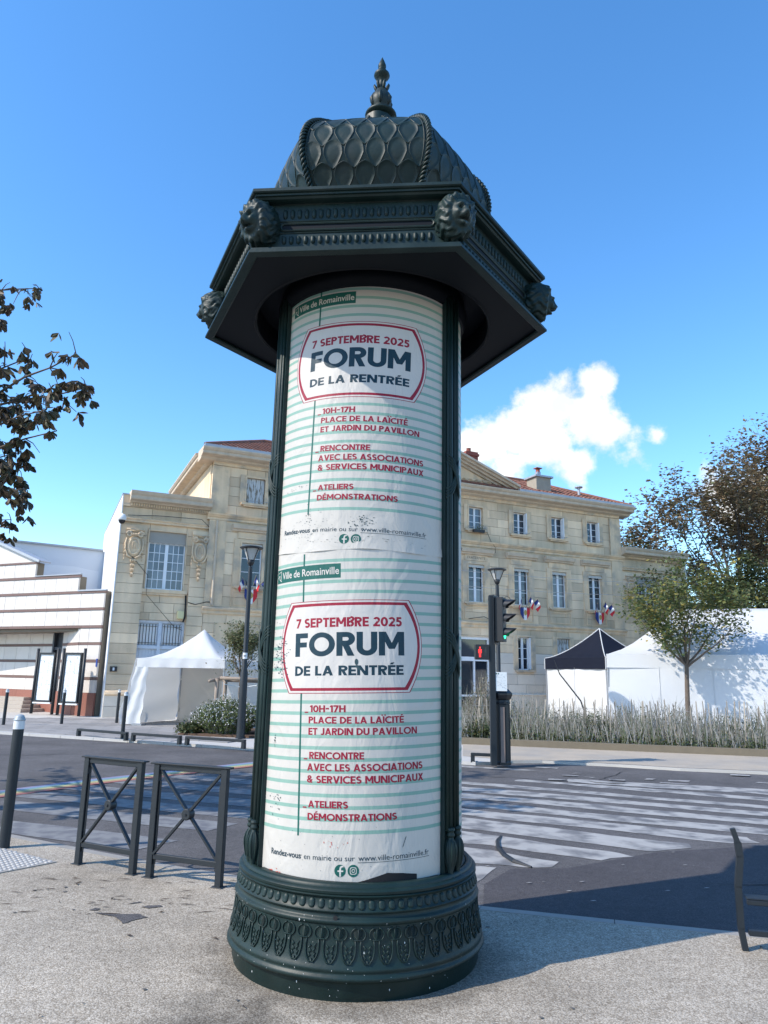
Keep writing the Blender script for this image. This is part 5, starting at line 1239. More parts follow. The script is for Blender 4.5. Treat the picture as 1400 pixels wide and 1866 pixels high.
# shields with flags
def flagset(cx, label):
    e = thing('flag_display', label, 'flags', tuple(Matrix.Translation((-9.7, 26.35, 0)) @ Matrix.Rotation(R(24.5), 4, 'Z') @ Vector((cx, -.10, 4.55))), R(24.5), 'shields with tricolour flags below the windows')
    q = MB(); outl = [(-.24, .22), (.24, .22), (.25, -.02), (.19, -.22), (0, -.36), (-.19, -.22), (-.25, -.02)]
    for i, (m_, xa, xb) in enumerate(((M_fb, -.25, -.085), (M_fw, -.085, .085), (M_fr, .085, .25))): pass
    def clip(xa, xb):
        top = []; bot = []
        for i in range(5):
            x = lerp(xa, xb, i / 4); top.append((x, .22)); ax_ = abs(x); bot.append((x, -.36 + (ax_ / .25) ** 1.7 * .30))
        return top + bot[::-1]
    pos = 0; sh = None
    for nm, m_, xa, xb in (('shield', M_fb, -.25, -.086), ('shield_field', M_fw, -.084, .084), ('shield_field', M_fr, .086, .25)):
        p = clip(xa, xb); n = len(p); q = MB(); q.add([(x, -.16, z) for x, z in p] + [(x, -.12, z) for x, z in p], [tuple(range(n)), tuple(range(2 * n - 1, n - 1, -1))] + [(i, n + i, n + (i + 1) % n, (i + 1) % n) for i in range(n)])
        o = part(nm, q, m_, sh or e); sh = sh or o
    q = MB(); q.lathe([(.001, 0), (.07, .0), (.08, .01)], 10); o = part('shield_crest', q, M_gold, sh); o.rotation_euler = (R(90), 0, 0); o.location = (0, -.165, -.02); o.scale = (1, 1.6, 1)
    for k, (tilt, up) in enumerate(((-.62, .25), (.08, .30), (.60, .26))):
        q = MB(); b = Vector((tilt * .2, -.10, .12)); t = Vector((tilt * .75, -.55, .12 + .62 - abs(tilt) * .2)); q.tube([b, t], .012, 6); o = part('flagpole', q, M_wood, e)
        L_ = .42
        for j, m_ in enumerate((M_fb, M_fw, M_fr)):
            q = MB()
            def f(u, v):
                s = (j + u) / 3; hang = v * .36; p = t.lerp(b, .05 + hang * .9)
                return (p.x + s * .16 * (1 if tilt >= 0 else -1) + .015 * sin(9 * s + 4 * v), p.y + .04 * sin(8 * s + 3 * v) - .02, p.z - s * .40 - .02 * v)
            q.grid(f, 4, 6); part('flag', q, m_, o, True)
    return e
flagset(4.95, 'tricolour shield with three flags below the window behind the left street lamp'); flagset(17.75, 'tricolour shield with three flags just right of the traffic light'); flagset(22.1, 'tricolour shield with three flags above the black tent roof')
# overhead wires
for z0, z1 in ((5.43, 5.72), (6.1, 6.35)):
    q = MB(); a = Matrix.Rotation(R(24.5), 4, 'Z'); pts = []
    for i in range(31): t = i / 30; p = Vector((-9.7, 26.35, 0)) + a.to_3x3() @ Vector((lerp(6, 30, t), -1.0 - .3 * t, 0)); pts.append((p.x, p.y, lerp(z0, z1, t) - .35 * math.sin(PI * t) + .2))
    q.tube(pts, .010, 5); tag(part('overhead_wire', q, M_wirew), 'upper thin grey wire strung across the front of the town hall' if z0 > 6 else 'lower thin grey wire strung across the front of the town hall', 'wire', 'wires across the town hall front')

# ================================================================== MODERN BUILDING on the left (local x to the right, -x to the left; y back)
MO = thing('modern_building', 'low modern building of white marble panels, brown granite bands and red granite base', 'building', (-10.2, 26.75, 0), R(-24))
def wy(t):            # recess of the lower wall, t metres left of the corner
    if t < 1.0: return 0
    return min(1.25, (t - 1.0) * .47) if t < 3.4 else min(1.6, 1.1 + (t - 3.4) * .1)
lv = [.75, 1.25, 1.87, 2.49, 3.09]
q = MB(); q.box(-14, 0, .1, .4, 3.0, 4.46); q.box(-14, 0, .4, 6, 3.0, 4.1); q.box(-14, -1.37, .1, .4, 4.46, 5.05); q.box(-14, -3.69, .1, .4, 5.05, 5.68); q.box(-14, 0, 1.72, 6, 0, 3.0); q.box(-1.0, 0, .1, 1.8, 0, 3.0); part('wall_core', q, M_core, MO)
q = MB(); q.add([(-3.60, .02, 5.70), (-6.2, .02, 6.62), (-14, .02, 6.62), (-14, .02, 5.70), (-3.60, .4, 5.70), (-6.2, .4, 6.62), (-14, .4, 6.62), (-14, .4, 5.70)], [(0, 1, 2, 3), (0, 4, 5, 1), (1, 5, 6, 2)]); part('gable', q, M_marble, MO)
q = MB(); q.bar((-3.42, -.10, 5.70), (-6.25, -.10, 6.72), .06, .10); q.bar((-3.42, .2, 5.70), (-6.25, .2, 6.72), .5, .05); part('gable_coping', q, M_zinc, MO)
np_ = 0
def panelrow(z0, z1, ta, tb, wfun, wid, y_extra=0, name='marble_panel', m_=M_marble):
    global np_
    t = ta; i = 0
    while t < tb - .05:
        t1 = min(t + wid, tb); ya, yb_ = wfun(t), wfun(t1); xm = -(t + t1) / 2; L_ = math.hypot(t1 - t, yb_ - ya)
        if np_ < 300:
            o = ob(name, ubox(m_), MO, loc=(xm, (ya + yb_) / 2 + .04 + y_extra + rnd.uniform(-.002, .002), (z0 + z1) / 2), scale=(L_ - (.014 if name == 'marble_panel' else .006), .08, z1 - z0 - .008)); o.rotation_euler = (0, 0, math.atan2(-(yb_ - ya), (t1 - t))); np_ += 1
        t = t1
flat = lambda t: 0
for z0, z1, ta, tb in ((3.20, 3.75, .0, 11.5), (3.85, 4.38, .0, 11.5), (4.48, 5.0, 1.35, 11.5), (5.10, 5.62, 3.67, 11.5)): panelrow(z0, z1, ta, tb, flat, .57)
for z0, z1, ta, tb in ((3.10, 3.20, -.04, 11.5), (3.75, 3.85, -.04, 11.5), (4.38, 4.48, -.1, 11.5), (5.0, 5.10, 1.25, 11.5), (5.62, 5.70, 3.55, 11.5)): panelrow(z0, z1, ta, tb, lambda t: 0, .95, -.03, 'granite_band', M_band)
for z0, z1, ta, tb in ((-.02 + 4.48, 4.52, -.12, 1.3), (5.10, 5.14, 1.2, 3.6)): panelrow(z0, z1, ta, tb, flat, 2.4, -.06, 'coping', M_zinc)
for z0, z1 in ((.80, 1.25), (1.35, 1.87), (1.97, 2.49), (2.59, 3.09)):
    for ta, tb in ((.0, 1.0), (1.0, 2.62), (3.35, 9.0)): panelrow(z0, z1, ta, tb, wy, .57 if ta < 3 else .8)
for z0, z1 in ((1.25, 1.35), (1.87, 1.97), (2.49, 2.59)):
    for ta, tb in ((-.04, 1.0), (1.0, 2.62), (3.35, 9.0)): panelrow(z0, z1, ta, tb, wy, .95, -.015, 'granite_band', M_band)
for ta, tb in ((-.02, 1.0), (1.0, 3.6), (3.6, 9.0)): panelrow(-.02, .80, ta, tb, wy, .9, -.03, 'red_granite_slab', M_redg)
q = MB(); q.box(-3.35, -2.62, wy(3.0) + .1, wy(3.0) + .4, .75, 3.09); q.box(-3.30, -3.22, wy(3) - .06, wy(3) + .1, .78, 3.09); q.box(-2.72, -2.64, wy(2.7) + .0, wy(3) + .1, .78, 3.09); q.box(-3.22, -2.72, wy(3) - .02, wy(3) + .1, 2.35, 2.45); part('slot_window', q, M_dkpost, MO)
q = MB(); q.add([(0, 0, 3.09), (-12, 0, 3.09), (-12, 1.8, 3.09), (0, 1.8, 3.09)], [(0, 1, 2, 3)]); part('soffit', q, M_band, MO)
q = MB(); q.box(-.30 + .24, -.30 + .3, -.03, .0, 1.72, 2.0); part('street_plate', q, M_blue, MO)
for i in range(4): blk('step', M_step, MO, -9, -3.55 - .30 * i, .0 + .28 * i, 1.5, .0 + (.0 if i == 0 else .13 * i + .001), .13 * (i + 1))
# rendered block behind
GB = thing('rendered_building', 'plain pale blue grey rendered building behind the marble building', 'building', (-16.0, 31.0, 0), R(35))
q = MB(); q.slab([(0, 0), (3.86, 0), (5.5, 9), (-14, 14), (-14, 9)], 0, 6.95); part('wall', q, M_renderg, GB)
q = MB(); pts = [(.9, 3.4), (.8, 4.6), (.85, 5.6), (1.1, 6.0), (1.6, 6.12), (2.6, 6.14), (3.3, 6.05), (3.66, 6.02), (3.68, 3.4)]; q.add([(x, -.004, z) for x, z in pts], [tuple(range(len(pts)))]); part('repair_patch', q, M_renderp, GB)
q = MB(); q.slab([(-.05, -.12), (3.74, -.12), (3.78, .15), (-.02, .15)], 6.95, 7.03); q.slab([(-.05, -.12), (-.02, .15), (-14, 9.15), (-14, 8.88)], 6.95, 7.03); part('coping', q, M_zinc, GB)
# notice boards
NB = thing('notice_board', 'left of the two framed municipal notice boards on posts before the marble building', 'notice board', (-12.1, 26.95, .04), R(-20), 'framed notice boards')
def post_(x, h=2.42): q = MB(); q.tube([(x, 0, 0), (x, 0, h)], .055, 12); return q
for x in (-.47, .47): part('post', post_(x, 2.3), M_steel, NB, True)
q = MB(); 
for (a, b, c_, d) in ((-.37, -.32, .42, 2.15), (.32, .37, .42, 2.15), (-.32, .32, .42, .48), (-.32, .32, 2.08, 2.15)): q.box(a, b, -.06, .04, c_, d)
for z in (.9, 1.9): q.box(-.47, -.37, -.02, .02, z, z + .05); q.box(.37, .47, -.02, .02, z, z + .05)
part('frame', q, M_steel, NB)
q = MB(); q.box(-.32, .32, -.02, .03, .48, 2.08); part('board', q, M_sheet, NB)
q = MB(); q.box(-.40, .40, -.07, .07, .36, .41); part('ledge', q, M_sheet, NB)
r_ = random.Random(4)
for i in range(9):
    x = -.205 + (i % 3) * .205; z = .72 + (i // 3) * .46; blk('notice', M_sheet, NB, x - .09 + r_.uniform(-.01, .01), x + .09, -.026, -.0202, z - .17, z + .19)
q = MB()
for i in range(120):
    x = r_.uniform(-.28, .26); z = r_.uniform(.60, 1.95); w = r_.uniform(.01, .05); h = .005 if r_.random() < .7 else r_.uniform(.02, .05); q.box(x, x + w * (1 if h < .01 else .3), -.0285, -.0265, z, z + h)
part('notice_print', q, M_ink, NB, kind='stuff')
NB2 = clone(NB, 'right of the two framed municipal notice boards, nearer the town hall', (-10.86, 26.25, .04), R(-20))

# ================================================================== TENTS
def canopy_tent(name, label, loc, rotz, wx, wy_, ze, zp, vz, m_roof, m_wall, walls, sag=.25, ridge=0, wallz=.0, cat='tent'):
    e = thing(name, label, cat, loc, rotz); cxm, cym = wx / 2, wy_ / 2
    q = MB()
    def hgt(u, v):        # u, v in 0..1
        ax_ = max(0, abs(u - .5) * wx - ridge / 2) / (wx / 2 - ridge / 2); ay_ = abs(v - .5) * 2; m = max(ax_, ay_)
        return ze + (zp - ze) * ((1 - m) ** (1 + sag * 2.2))
    def f(u, v): return (u * wx, v * wy_, hgt(u, v) + .006 * sin(u * 40 + v * 13) * (1 if 0 < u < 1 and 0 < v < 1 else 0))
    q.grid(f, 32, 32); part('roof', q, m_roof, e, True)
    q = MB(); N4 = 24
    P4 = [(0, 0), (wx, 0), (wx, wy_), (0, wy_)]
    for k in range(4):
        a, b = P4[k], P4[(k + 1) % 4]; nx, ny = (b[1] - a[1]), -(b[0] - a[0]); l = math.hypot(nx, ny); nx /= l; ny /= l
        q.grid(lambda u, v: (lerp(a[0], b[0], u) + nx * (.012 + .015 * v * sin(u * 31 + k)), lerp(a[1], b[1], u) + ny * (.012 + .015 * v * sin(u * 31 + k)), ze + .004 - (ze - vz) * v), N4 * 2, 4)
    part('valance', q, m_roof, e, True)
    for (x, y) in [(0.03, .03), (wx - .03, .03), (wx - .03, wy_ - .03), (.03, wy_ - .03)]:
        q = MB(); q.box(x - .02, x + .02, y - .02, y + .02, 0, ze - .01); q.box(x - .06, x + .06, y - .06, y + .06, 0, .02); part('leg', q, M_alu, e)
    for k in walls:
        a, b = P4[k], P4[(k + 1) % 4]; nx, ny = (b[1] - a[1]), -(b[0] - a[0]); l = math.hypot(nx, ny); nx /= l; ny /= l; sd_ = k * 2.3 + wx
        q = MB()
        def wf(u, v):
            z = lerp(vz + .06, wallz, v); dsp = .02 * sin(u * 9 + sd_ + 2 * v) + .035 * v * sin(u * 17 + sd_ * 3 + v * 3) + .02 * abs(sin(u * 3.1 * l / 3 + v)) ** .5 - .012
            dsp += .05 * math.exp(-((u * l % 3 / 3 - .5 - (v - .3) * .8) / .08) ** 2) * v * (1 - v) * 2
            return (lerp(a[0], b[0], u) - nx * (.03 - dsp), lerp(a[1], b[1], u) - ny * (.03 - dsp), z)
        q.grid(wf, int(20 * l), 26); part('side_wall', q, m_wall, e, True)
        for j in range(1, int(l / 1.5 + .5)):
            u = j / int(l / 1.5 + .5); p = Vector(wf(u, .0)); p2 = Vector(wf(u, 1)); q = MB(); q.tube([tuple(Vector(wf(u, t / 12)) + Vector((nx, ny, 0)) * .012) for t in range(13)], .008, 5); part('wall_seam', q, m_wall, e)
    return e
T1 = canopy_tent('market_tent', 'small white pop-up tent with open front before the town hall wing', (-7.42, 22.6, 0), R(-12.2), 2.86, 2.9, 1.97, 2.93, 1.70, M_tent, M_tentin, (1, 2), .35)
q = MB()     # loose curtain bulging out at the front left corner
q.grid(lambda u, v: (-.04 - .30 * v ** .8 * (1 - u) * (1 - .2 * sin(6 * v)) + .05 * sin(14 * v + 3 * u) * v + .16 * (1 - u) * 0, lerp(-.02, 2.86, u) - .12 * v * (1 - u), lerp(1.97, .03, v) + .0 * u), 26, 26)
part('side_wall', q, M_tent, T1, True, label='bulging left side curtain')
q = MB(); q.grid(lambda u, v: (-.02 + .42 * u * (1 - v * .25) - .28 * v * (1 - u) + .02 * sin(20 * v), -.03 - .02 * sin(u * 9 + v * 5), lerp(1.72, .04, v)), 12, 24); part('gathered_curtain', q, M_tent, T1, True)
q = MB(); q.box(.10, .42, -.18, .08, 0, .07); part('weight', q, M_alu, T1)
T2 = canopy_tent('black_roofed_tent', 'pop-up tent with navy black roof and white side walls right of the traffic light', (0, 0, 0), 0, 3.3, 3.3, 2.45, 3.74, 2.0, M_tentb, M_tent, (0, 1, 3), .22)
q = MB()
for s in ((0, 0), (3.3, 0), (3.3, 3.3), (0, 3.3)):
    pts = []
    for i in range(15):
        t = i / 14; u = lerp(s[0], 1.65, t); v = lerp(s[1], 1.65, t); m = 1 - t; pts.append((u, v, 2.45 + 1.29 * (1 - m) ** (1 + .22 * 2.2) + .01))
    q.tube(pts, .022, 5)
    q.tube([(s[0], s[1] - .02 if s[1] == 0 else s[1], 2.45), (s[0], s[1] - .02 if s[1] == 0 else s[1], 2.0)], .02, 5)
part('white_piping', q, M_tent, T2)
# turned so that one corner faces the camera: edge from far left corner to near corner
T2.location = (7.10, 32.15, 0); T2.rotation_euler = (0, 0, math.atan2(-2.75, 1.8))
T3 = canopy_tent('marquee', 'long white marquee with closed side walls behind the young street tree', (7.30, 24.0, 0), R(-19), 12.5, 4.6, 2.40, 4.02, 1.97, M_tent, M_tent, (0, 1, 3), .18, ridge=8.0)
q = MB(); q.tube([(1.2, -.5, 0), (.95, -.35, .9), (.35, -.1, 1.75), (.2, -.02, 2.2)], [.02, .025, .02, .012], 6)
o = tag(part('drooping_pole', q, M_black), 'thin black bent pole leaning over the hedge before the black roofed tent', 'pole'); o.location = (5.6, 24.9, 0)

# ================================================================== STREET FURNITURE
def cross_barrier(name, label, a, b, h=.85):
    a = Vector((*a, 0)); b = Vector((*b, 0)); L_ = (b - a).length; e = thing(name, label, 'barrier', tuple(a), math.atan2(b.y - a.y, b.x - a.x), 'cross braced pedestrian barriers beside the crossing')
    for x in (.0, L_):
        s = 1 if x == 0 else -1
        q = MB(); q.box(x - .027, x + .027, -.022, .022, 0, h - .012); q.box(x + s * .027, x + s * .045, -.006, .006, .10, h - .14); q.box(x - .05, x + .05, -.04, .04, 0, .006)
        bevel(part('post', q, M_steel, e), .004)
    q = MB(); q.box(-.055, L_ + .055, -.032, .032, h - .012, h); q.box(.027, L_ - .027, -.012, .012, h - .055, h - .012); bevel(part('top_rail', q, M_steel, e), .003)
    q = MB(); q.box(.027, L_ - .027, -.016, .016, .135, .175); bevel(part('bottom_rail', q, M_steel, e), .003)
    z0, z1 = .175, h - .055
    for s, y in ((1, -.010), (-1, .010)):
        q = MB(); A = Vector((.03 if s > 0 else L_ - .03, y, z0)); B = Vector((L_ - .03 if s > 0 else .03, y, z1)); q.bar(A, B, .016, .030, up=(0, 1, 0)); part('diagonal_brace', q, M_steel, e)
    q = MB(); q.lathe([(0, -.034), (.036, -.034), (.042, -.028), (.042, .028), (.036, .034), (0, .034)], 24); q.lathe([(0, -.042), (.008, -.042), (.011, -.034)], 10)
    o = smooth_by_angle(part('centre_boss', q, M_steel, e)); o.rotation_euler = (R(90), 0, 0); o.location = (L_ / 2, 0, (z0 + z1) / 2)
    o.rotation_euler = (R(-90), 0, 0)
    return e
cross_barrier('cross_barrier', 'left dark steel barrier with crossed braces on the near pavement edge', (-2.47, 6.50), (-1.93, 6.22))
cross_barrier('cross_barrier', 'right dark steel barrier with crossed braces, beside the advertising column', (-1.77, 6.14), (-1.18, 5.90))
def bollard(label, x, y, h, r=.055, cap=.12, cat='bollard', group=None, white=True):
    e = thing('bollard', label, cat, (x, y, 0), 0, group)
    q = MB(); q.lathe([(r, 0), (r, h - cap)], 20); part('post', q, M_steel, e, True)
    if white:
        q = MB(); q.lathe([(r + .0015, h - cap), (r + .0015, h - cap * .42)], 20); part('reflective_band', q, M_silver, e, True)
        q = MB(); q.lathe([(r, h - cap * .42), (r * 1.12, h - cap * .40), (r * 1.12, h - cap * .34), (r * 1.0, h - cap * .32), (r * .95, h - cap * .2), (r * .7, h - cap * .06), (r * .3, h), (0, h + .002)], 20); part('domed_cap', q, mat('cap_grey', (.30, .34, .37), .4), e, True)
    return e
bollard('large dark steel bollard with white banded cap at the left edge of the near pavement', -3.34, 7.01, 1.15, .047, .13)
bollard('thin dark bollard farthest left on the far plaza, near the steps', -10.79, 21.7, 1.01, .045, .09, group='thin bollards on the far plaza')
bollard('thin dark bollard standing in front of the two notice boards', -9.47, 22.5, 1.01, .045, .09, group='thin bollards on the far plaza')
bollard('thin dark bollard just left of the small white tent, farther from the road', -8.15, 23.4, 1.02, .045, .09, group='thin bollards on the far plaza')
bollard('thin dark bollard at the far kerb before the small white tent', -6.10, 18.0, 1.09, .045, .09, group='thin bollards on the far plaza')
def low_rail(label, a, b, h=.19):
    a = Vector((*a, 0)); b = Vector((*b, 0)); L_ = (b - a).length; e = thing('low_rail', label, 'low rail', tuple(a), math.atan2(b.y - a.y, b.x - a.x), 'low steel rails along the far kerb')
    q = MB(); q.box(0, L_, -.045, .045, h - .055, h); bevel(part('top_bar', q, M_steel, e), .006)
    for x in (0, L_ - .07): q = MB(); q.box(x, x + .07, -.045, .045, 0, h - .057); part('leg', q, M_steel, e)
    return e
low_rail('low dark steel rail farthest left along the far kerb', (-7.37, 18.52), (-5.86, 17.62)); low_rail('middle low dark steel rail along the far kerb, before the small tent', (-5.72, 17.55), (-4.43, 16.93)); low_rail('low dark steel rail along the far kerb before the flowering shrub', (-4.30, 16.87), (-2.87, 16.22))
low_rail('low dark steel rail at the foot of the traffic light', (1.74, 14.52), (2.45, 14.36), .17)
# street lamps
def street_lamp(label, x, y, h, k=1.0, sticker=False, curl=False, group='street lamps with inverted cone lanterns'):
    e = thing('street_lamp', label, 'street lamp', (x, y, 0), 0, group)
    zb = h - .52 * k
    q = MB(); q.lathe([(.13, 0), (.13, .02), (.105, .04), (.095, .9), (.092, 1.6), (.062, 1.7), (.055, zb - .35), (.05, zb - .02), (.0, zb)], 18); smooth_by_angle(part('pole', q, M_steel, e))
    q = MB(); q.lathe([(.05 * k, zb), (.085 * k, zb + .06 * k), (.10 * k, zb + .14 * k), (.06 * k, zb + .16 * k), (0, zb + .165 * k)], 16); part('lantern_base', q, M_black, e, True)
    q = MB(); q.lathe([(.095 * k, zb + .15 * k), (.20 * k, zb + .44 * k)], 20); part('lantern_glass', q, M_lampg, e, True)
    q = MB()
    for i in range(4):
        a = i * PI / 2 + .5; q.tube([(.07 * k * sin(a), .07 * k * cos(a), zb + .08 * k), (.235 * k * sin(a), .235 * k * cos(a), zb + .45 * k)], .012 * k, 6)
    part('lantern_arms', q, M_black, e)
    q = MB(); q.lathe([(.0, zb + .445 * k), (.27 * k, zb + .44 * k), (.30 * k, zb + .46 * k), (.30 * k, zb + .48 * k), (.22 * k, zb + .505 * k), (.0, zb + .52 * k)], 28); smooth_by_angle(part('lantern_top', q, M_black, e), 30)
    if sticker: q = MB(); q.lathe([(.062, 1.93), (.062, 2.08)], 14, a0=-1.2, a1=1.2); part('white_sticker', q, M_silver, e); q = MB(); q.lathe([(.0635, 1.985), (.0635, 2.02)], 8, a0=-.6, a1=.6); part('sticker_mark', q, M_ink, e)
    if curl:
        q = MB()
        pts = [(.06 + .30 * (1 - i / 44) * .5 * (1 - cos(i * .36)) + .1, 0, zb - .55 + .20 * (1 - i / 60) * sin(i * .36)) for i in range(40)]; q.tube(pts, .010, 5); part('scroll_bracket', q, M_black, e)
    return e
street_lamp('street lamp with inverted cone lantern left of the column, round white sticker on its pole', -3.44, 18.74, 4.82, 1.0, True)
street_lamp('street lamp with inverted cone lantern behind the traffic light', 3.46, 21.9, 4.83, .95, False, True)
# traffic light with pedestrian signal
TL = thing('traffic_light', 'traffic light on a square post showing green, red pedestrian signal on its left', 'traffic light', (2.10, 14.04, 0), 0)
q = MB(); q.box(-.055, .055, -.055, .055, 0, 3.12); bevel(part('post', q, M_steel, TL), .006)
q = MB(); q.box(-.06, .12, -.03, .03, 3.02, 3.07); q.box(-.03, .12, -.03, .03, 2.22, 2.27); part('bracket', q, M_black, TL)
hd = Matrix.Rotation(R(66), 4, 'Z')
q = MB(); q.box(-.13, .13, -.06, .10, 2.24, 3.08); q.box(-.19, .19, .10, .112, 2.19, 3.12); o = bevel(part('signal_head', q, M_black, TL), .012); o.location = (.19, 0, 0); o.rotation_euler = (0, 0, R(66))
for i, m_ in enumerate((M_ledoff, M_ledoff, M_ledg)):
    z = 2.93 - .27 * i
    q = MB(); q.lathe([(0, -.012), (.06, -.010), (.095, 0), (.10, .01)], 20); l = part('signal_lens', q, m_, o, True, label=('unlit upper lens', 'unlit middle lens', 'lit green lens')[i]); l.location = (0, -.062, z); l.rotation_euler = (R(90), 0, 0); l.rotation_euler = (R(90), 0, 0); l.scale = (1, 1, -1)
    q = MB(); n = 18; A = []; B = []
    for k in range(n + 1):
        t = lerp(-.35 * PI, 1.35 * PI, k / n) * .62 + PI * .19; t = lerp(R(-20), R(200), k / n); L_ = .06 + .17 * max(0, sin(t)) ** .8
        A.append((.115 * cos(t), -.058, .115 * sin(t))); B.append((.108 * cos(t), -.058 - L_, .108 * sin(t)))
    q.add(A + B + [(a * .96, b, c_ * .96) for a, b, c_ in A] + [(a * .96, b, c_ * .96) for a, b, c_ in B], [(k, k + 1, n + 2 + k, n + 1 + k) for k in range(n)] + [(2 * n + 2 + k, 2 * n + 3 + k, 3 * n + 4 + k, 3 * n + 3 + k) for k in range(n)]); v = part('visor', q, M_black, o, True); v.location = (0, 0, z)
q = MB(); q.box(-.135, .135, -.08, .07, 1.90, 2.18); o = bevel(part('pedestrian_signal', q, M_black, TL), .01); o.location = (-.195, 0, 0)
q = MB(); q.box(-.05, .0, -.03, .03, 1.95, 1.98); q.box(-.05, .0, -.03, .03, 2.10, 2.13); part('bracket', q, M_black, TL)
q = MB()
def dsc(cx, cz, rx, rz, n=12): q.add([(cx + rx * cos(2 * PI * i / n), -.084, cz + rz * sin(2 * PI * i / n)) for i in range(n)], [tuple(range(n))])
dsc(-.045, 2.122, .013, .015); dsc(-.045, 2.065, .021, .036); q.box(-.062, -.049, -.0842, -.083, 1.945, 2.045); q.box(-.042, -.029, -.0842, -.083, 1.945, 2.045); q.box(-.076, -.068, -.0842, -.083, 2.02, 2.09); q.box(-.022, -.014, -.0842, -.083, 2.02, 2.09); part('red_figure', q, M_led, o)
q = MB(); dsc(.06, 2.115, .013, .014); dsc(.06, 2.065, .02, .034); q.box(.043, .056, -.0842, -.083, 1.96, 2.04); q.box(.064, .077, -.0842, -.083, 1.96, 2.04); part('unlit_figure', q, M_ledoff, o)
SG = thing('paper_notice', 'white paper notice with a small map taped above the black cabinet', 'notice', (2.25, 14.0, 1.33), 0)
q = MB(); q.box(-.115, .115, -.006, .006, 0, .345); part('sheet', q, M_sheet, SG)
q = MB(); r_ = random.Random(9)
for i in range(46):
    x = r_.uniform(-.085, .085); z = r_.uniform(.04, .30); L_ = r_.uniform(.008, .03); a = r_.choice((0, .6, -.8, 1.4)); q.bar((x, -.0075, z), (x + L_ * cos(a), -.0075, z + L_ * sin(a)), .002, .0022)
part('map_lines', q, M_ink, SG); q = MB(); q.add([(-.08 + .014 * cos(t), -.008, .315 + .014 * sin(t)) for t in (0, 1, 2, 3, 4, 5)], [tuple(range(6))]); q.box(-.055, -.035, -.008, -.007, .305, .327); part('notice_mark', q, M_pgreen, SG)
# black cast cabinet with pointed cap
CB = thing('utility_cabinet', 'black ribbed street cabinet with pointed cap beside the traffic light', 'street cabinet', (2.285, 14.22, 0), 0)
q = MB(); n = 8
def octa(prof_): 
    q = MB(); q.lathe(prof_, 8, a0=R(22.5), a1=R(22.5) + 2 * PI); return q
part('body', octa([(.17, 0), (.17, .05), (.155, .07), (.155, 1.08), (.15, 1.09)]), M_black, CB)
part('collar', octa([(.16, 1.09), (.175, 1.10), (.175, 1.12), (.16, 1.13), (.155, 1.17), (.15, 1.18)]), M_steel, CB)
part('cap', octa([(.15, 1.16), (.19, 1.19), (.215, 1.26), (.215, 1.29), (.13, 1.37), (.0, 1.385)]), M_black, CB)
q = MB(); q.box(-.045, .035, -.166, -.145, .05, 1.04); part('brown_strip', q, mat('brown_strip', (.20, .15, .13), .7, var=.2), CB)
for i in range(4): q = MB(); a = R(22.5 + 45 * i) - R(90); q.box(-.006, .006, -.006, .006, .07, 1.08); o = part('rib', q, M_steel, CB); o.location = (.158 * sin(a), -.158 * cos(a), 0)
# curved barrier at the right edge
CBR = thing('curved_leg_barrier', 'low dark steel perch barrier with a bowed leg at the right pavement edge', 'barrier', (2.20, 4.79, 0), R(-14))
for x0 in (0, 1.35):
    q = MB(); pts = [(x0 + .0, 0, 0), (x0 - .015, 0, .12), (x0 - .012, 0, .35), (x0 + .012, 0, .52), (x0 + .005, 0, .60), (x0 - .018, 0, .675)]
    n = len(pts)
    for (a, b), w in zip(zip(pts, pts[1:]), (.034, .036, .038, .038, .028)): q.bar(Vector(a) - Vector((0, 0, .002)), Vector(b) + Vector((0, 0, .002)), w, .035, up=(0, 1, 0))
    part('leg', q, M_steel, CBR)
q = MB(); q.box(.02, 1.33, -.05, .05, .290, .300); q.box(.02, 1.33, -.052, -.035, .262, .290); bevel(part('perch_rail', q, M_steel, CBR), .004)
q = MB(); q.box(.025, 1.33, -.02, .02, .085, .115); bevel(part('bottom_rail', q, M_steel, CBR), .003)
# dark iron hoop seen beyond the crossing bars
# antenna on a far roof
tag(part('antenna', (lambda q: (q.tube([(22.9, 60, 9), (22.9, 60, 15.5)], .07, 6), q.bar((22.6, 60, 12.6), (23.2, 60, 12.6), .06, .06), q)[2])(MB()), M_alu), 'thin mast antenna rising behind the right end of the town hall', 'antenna')

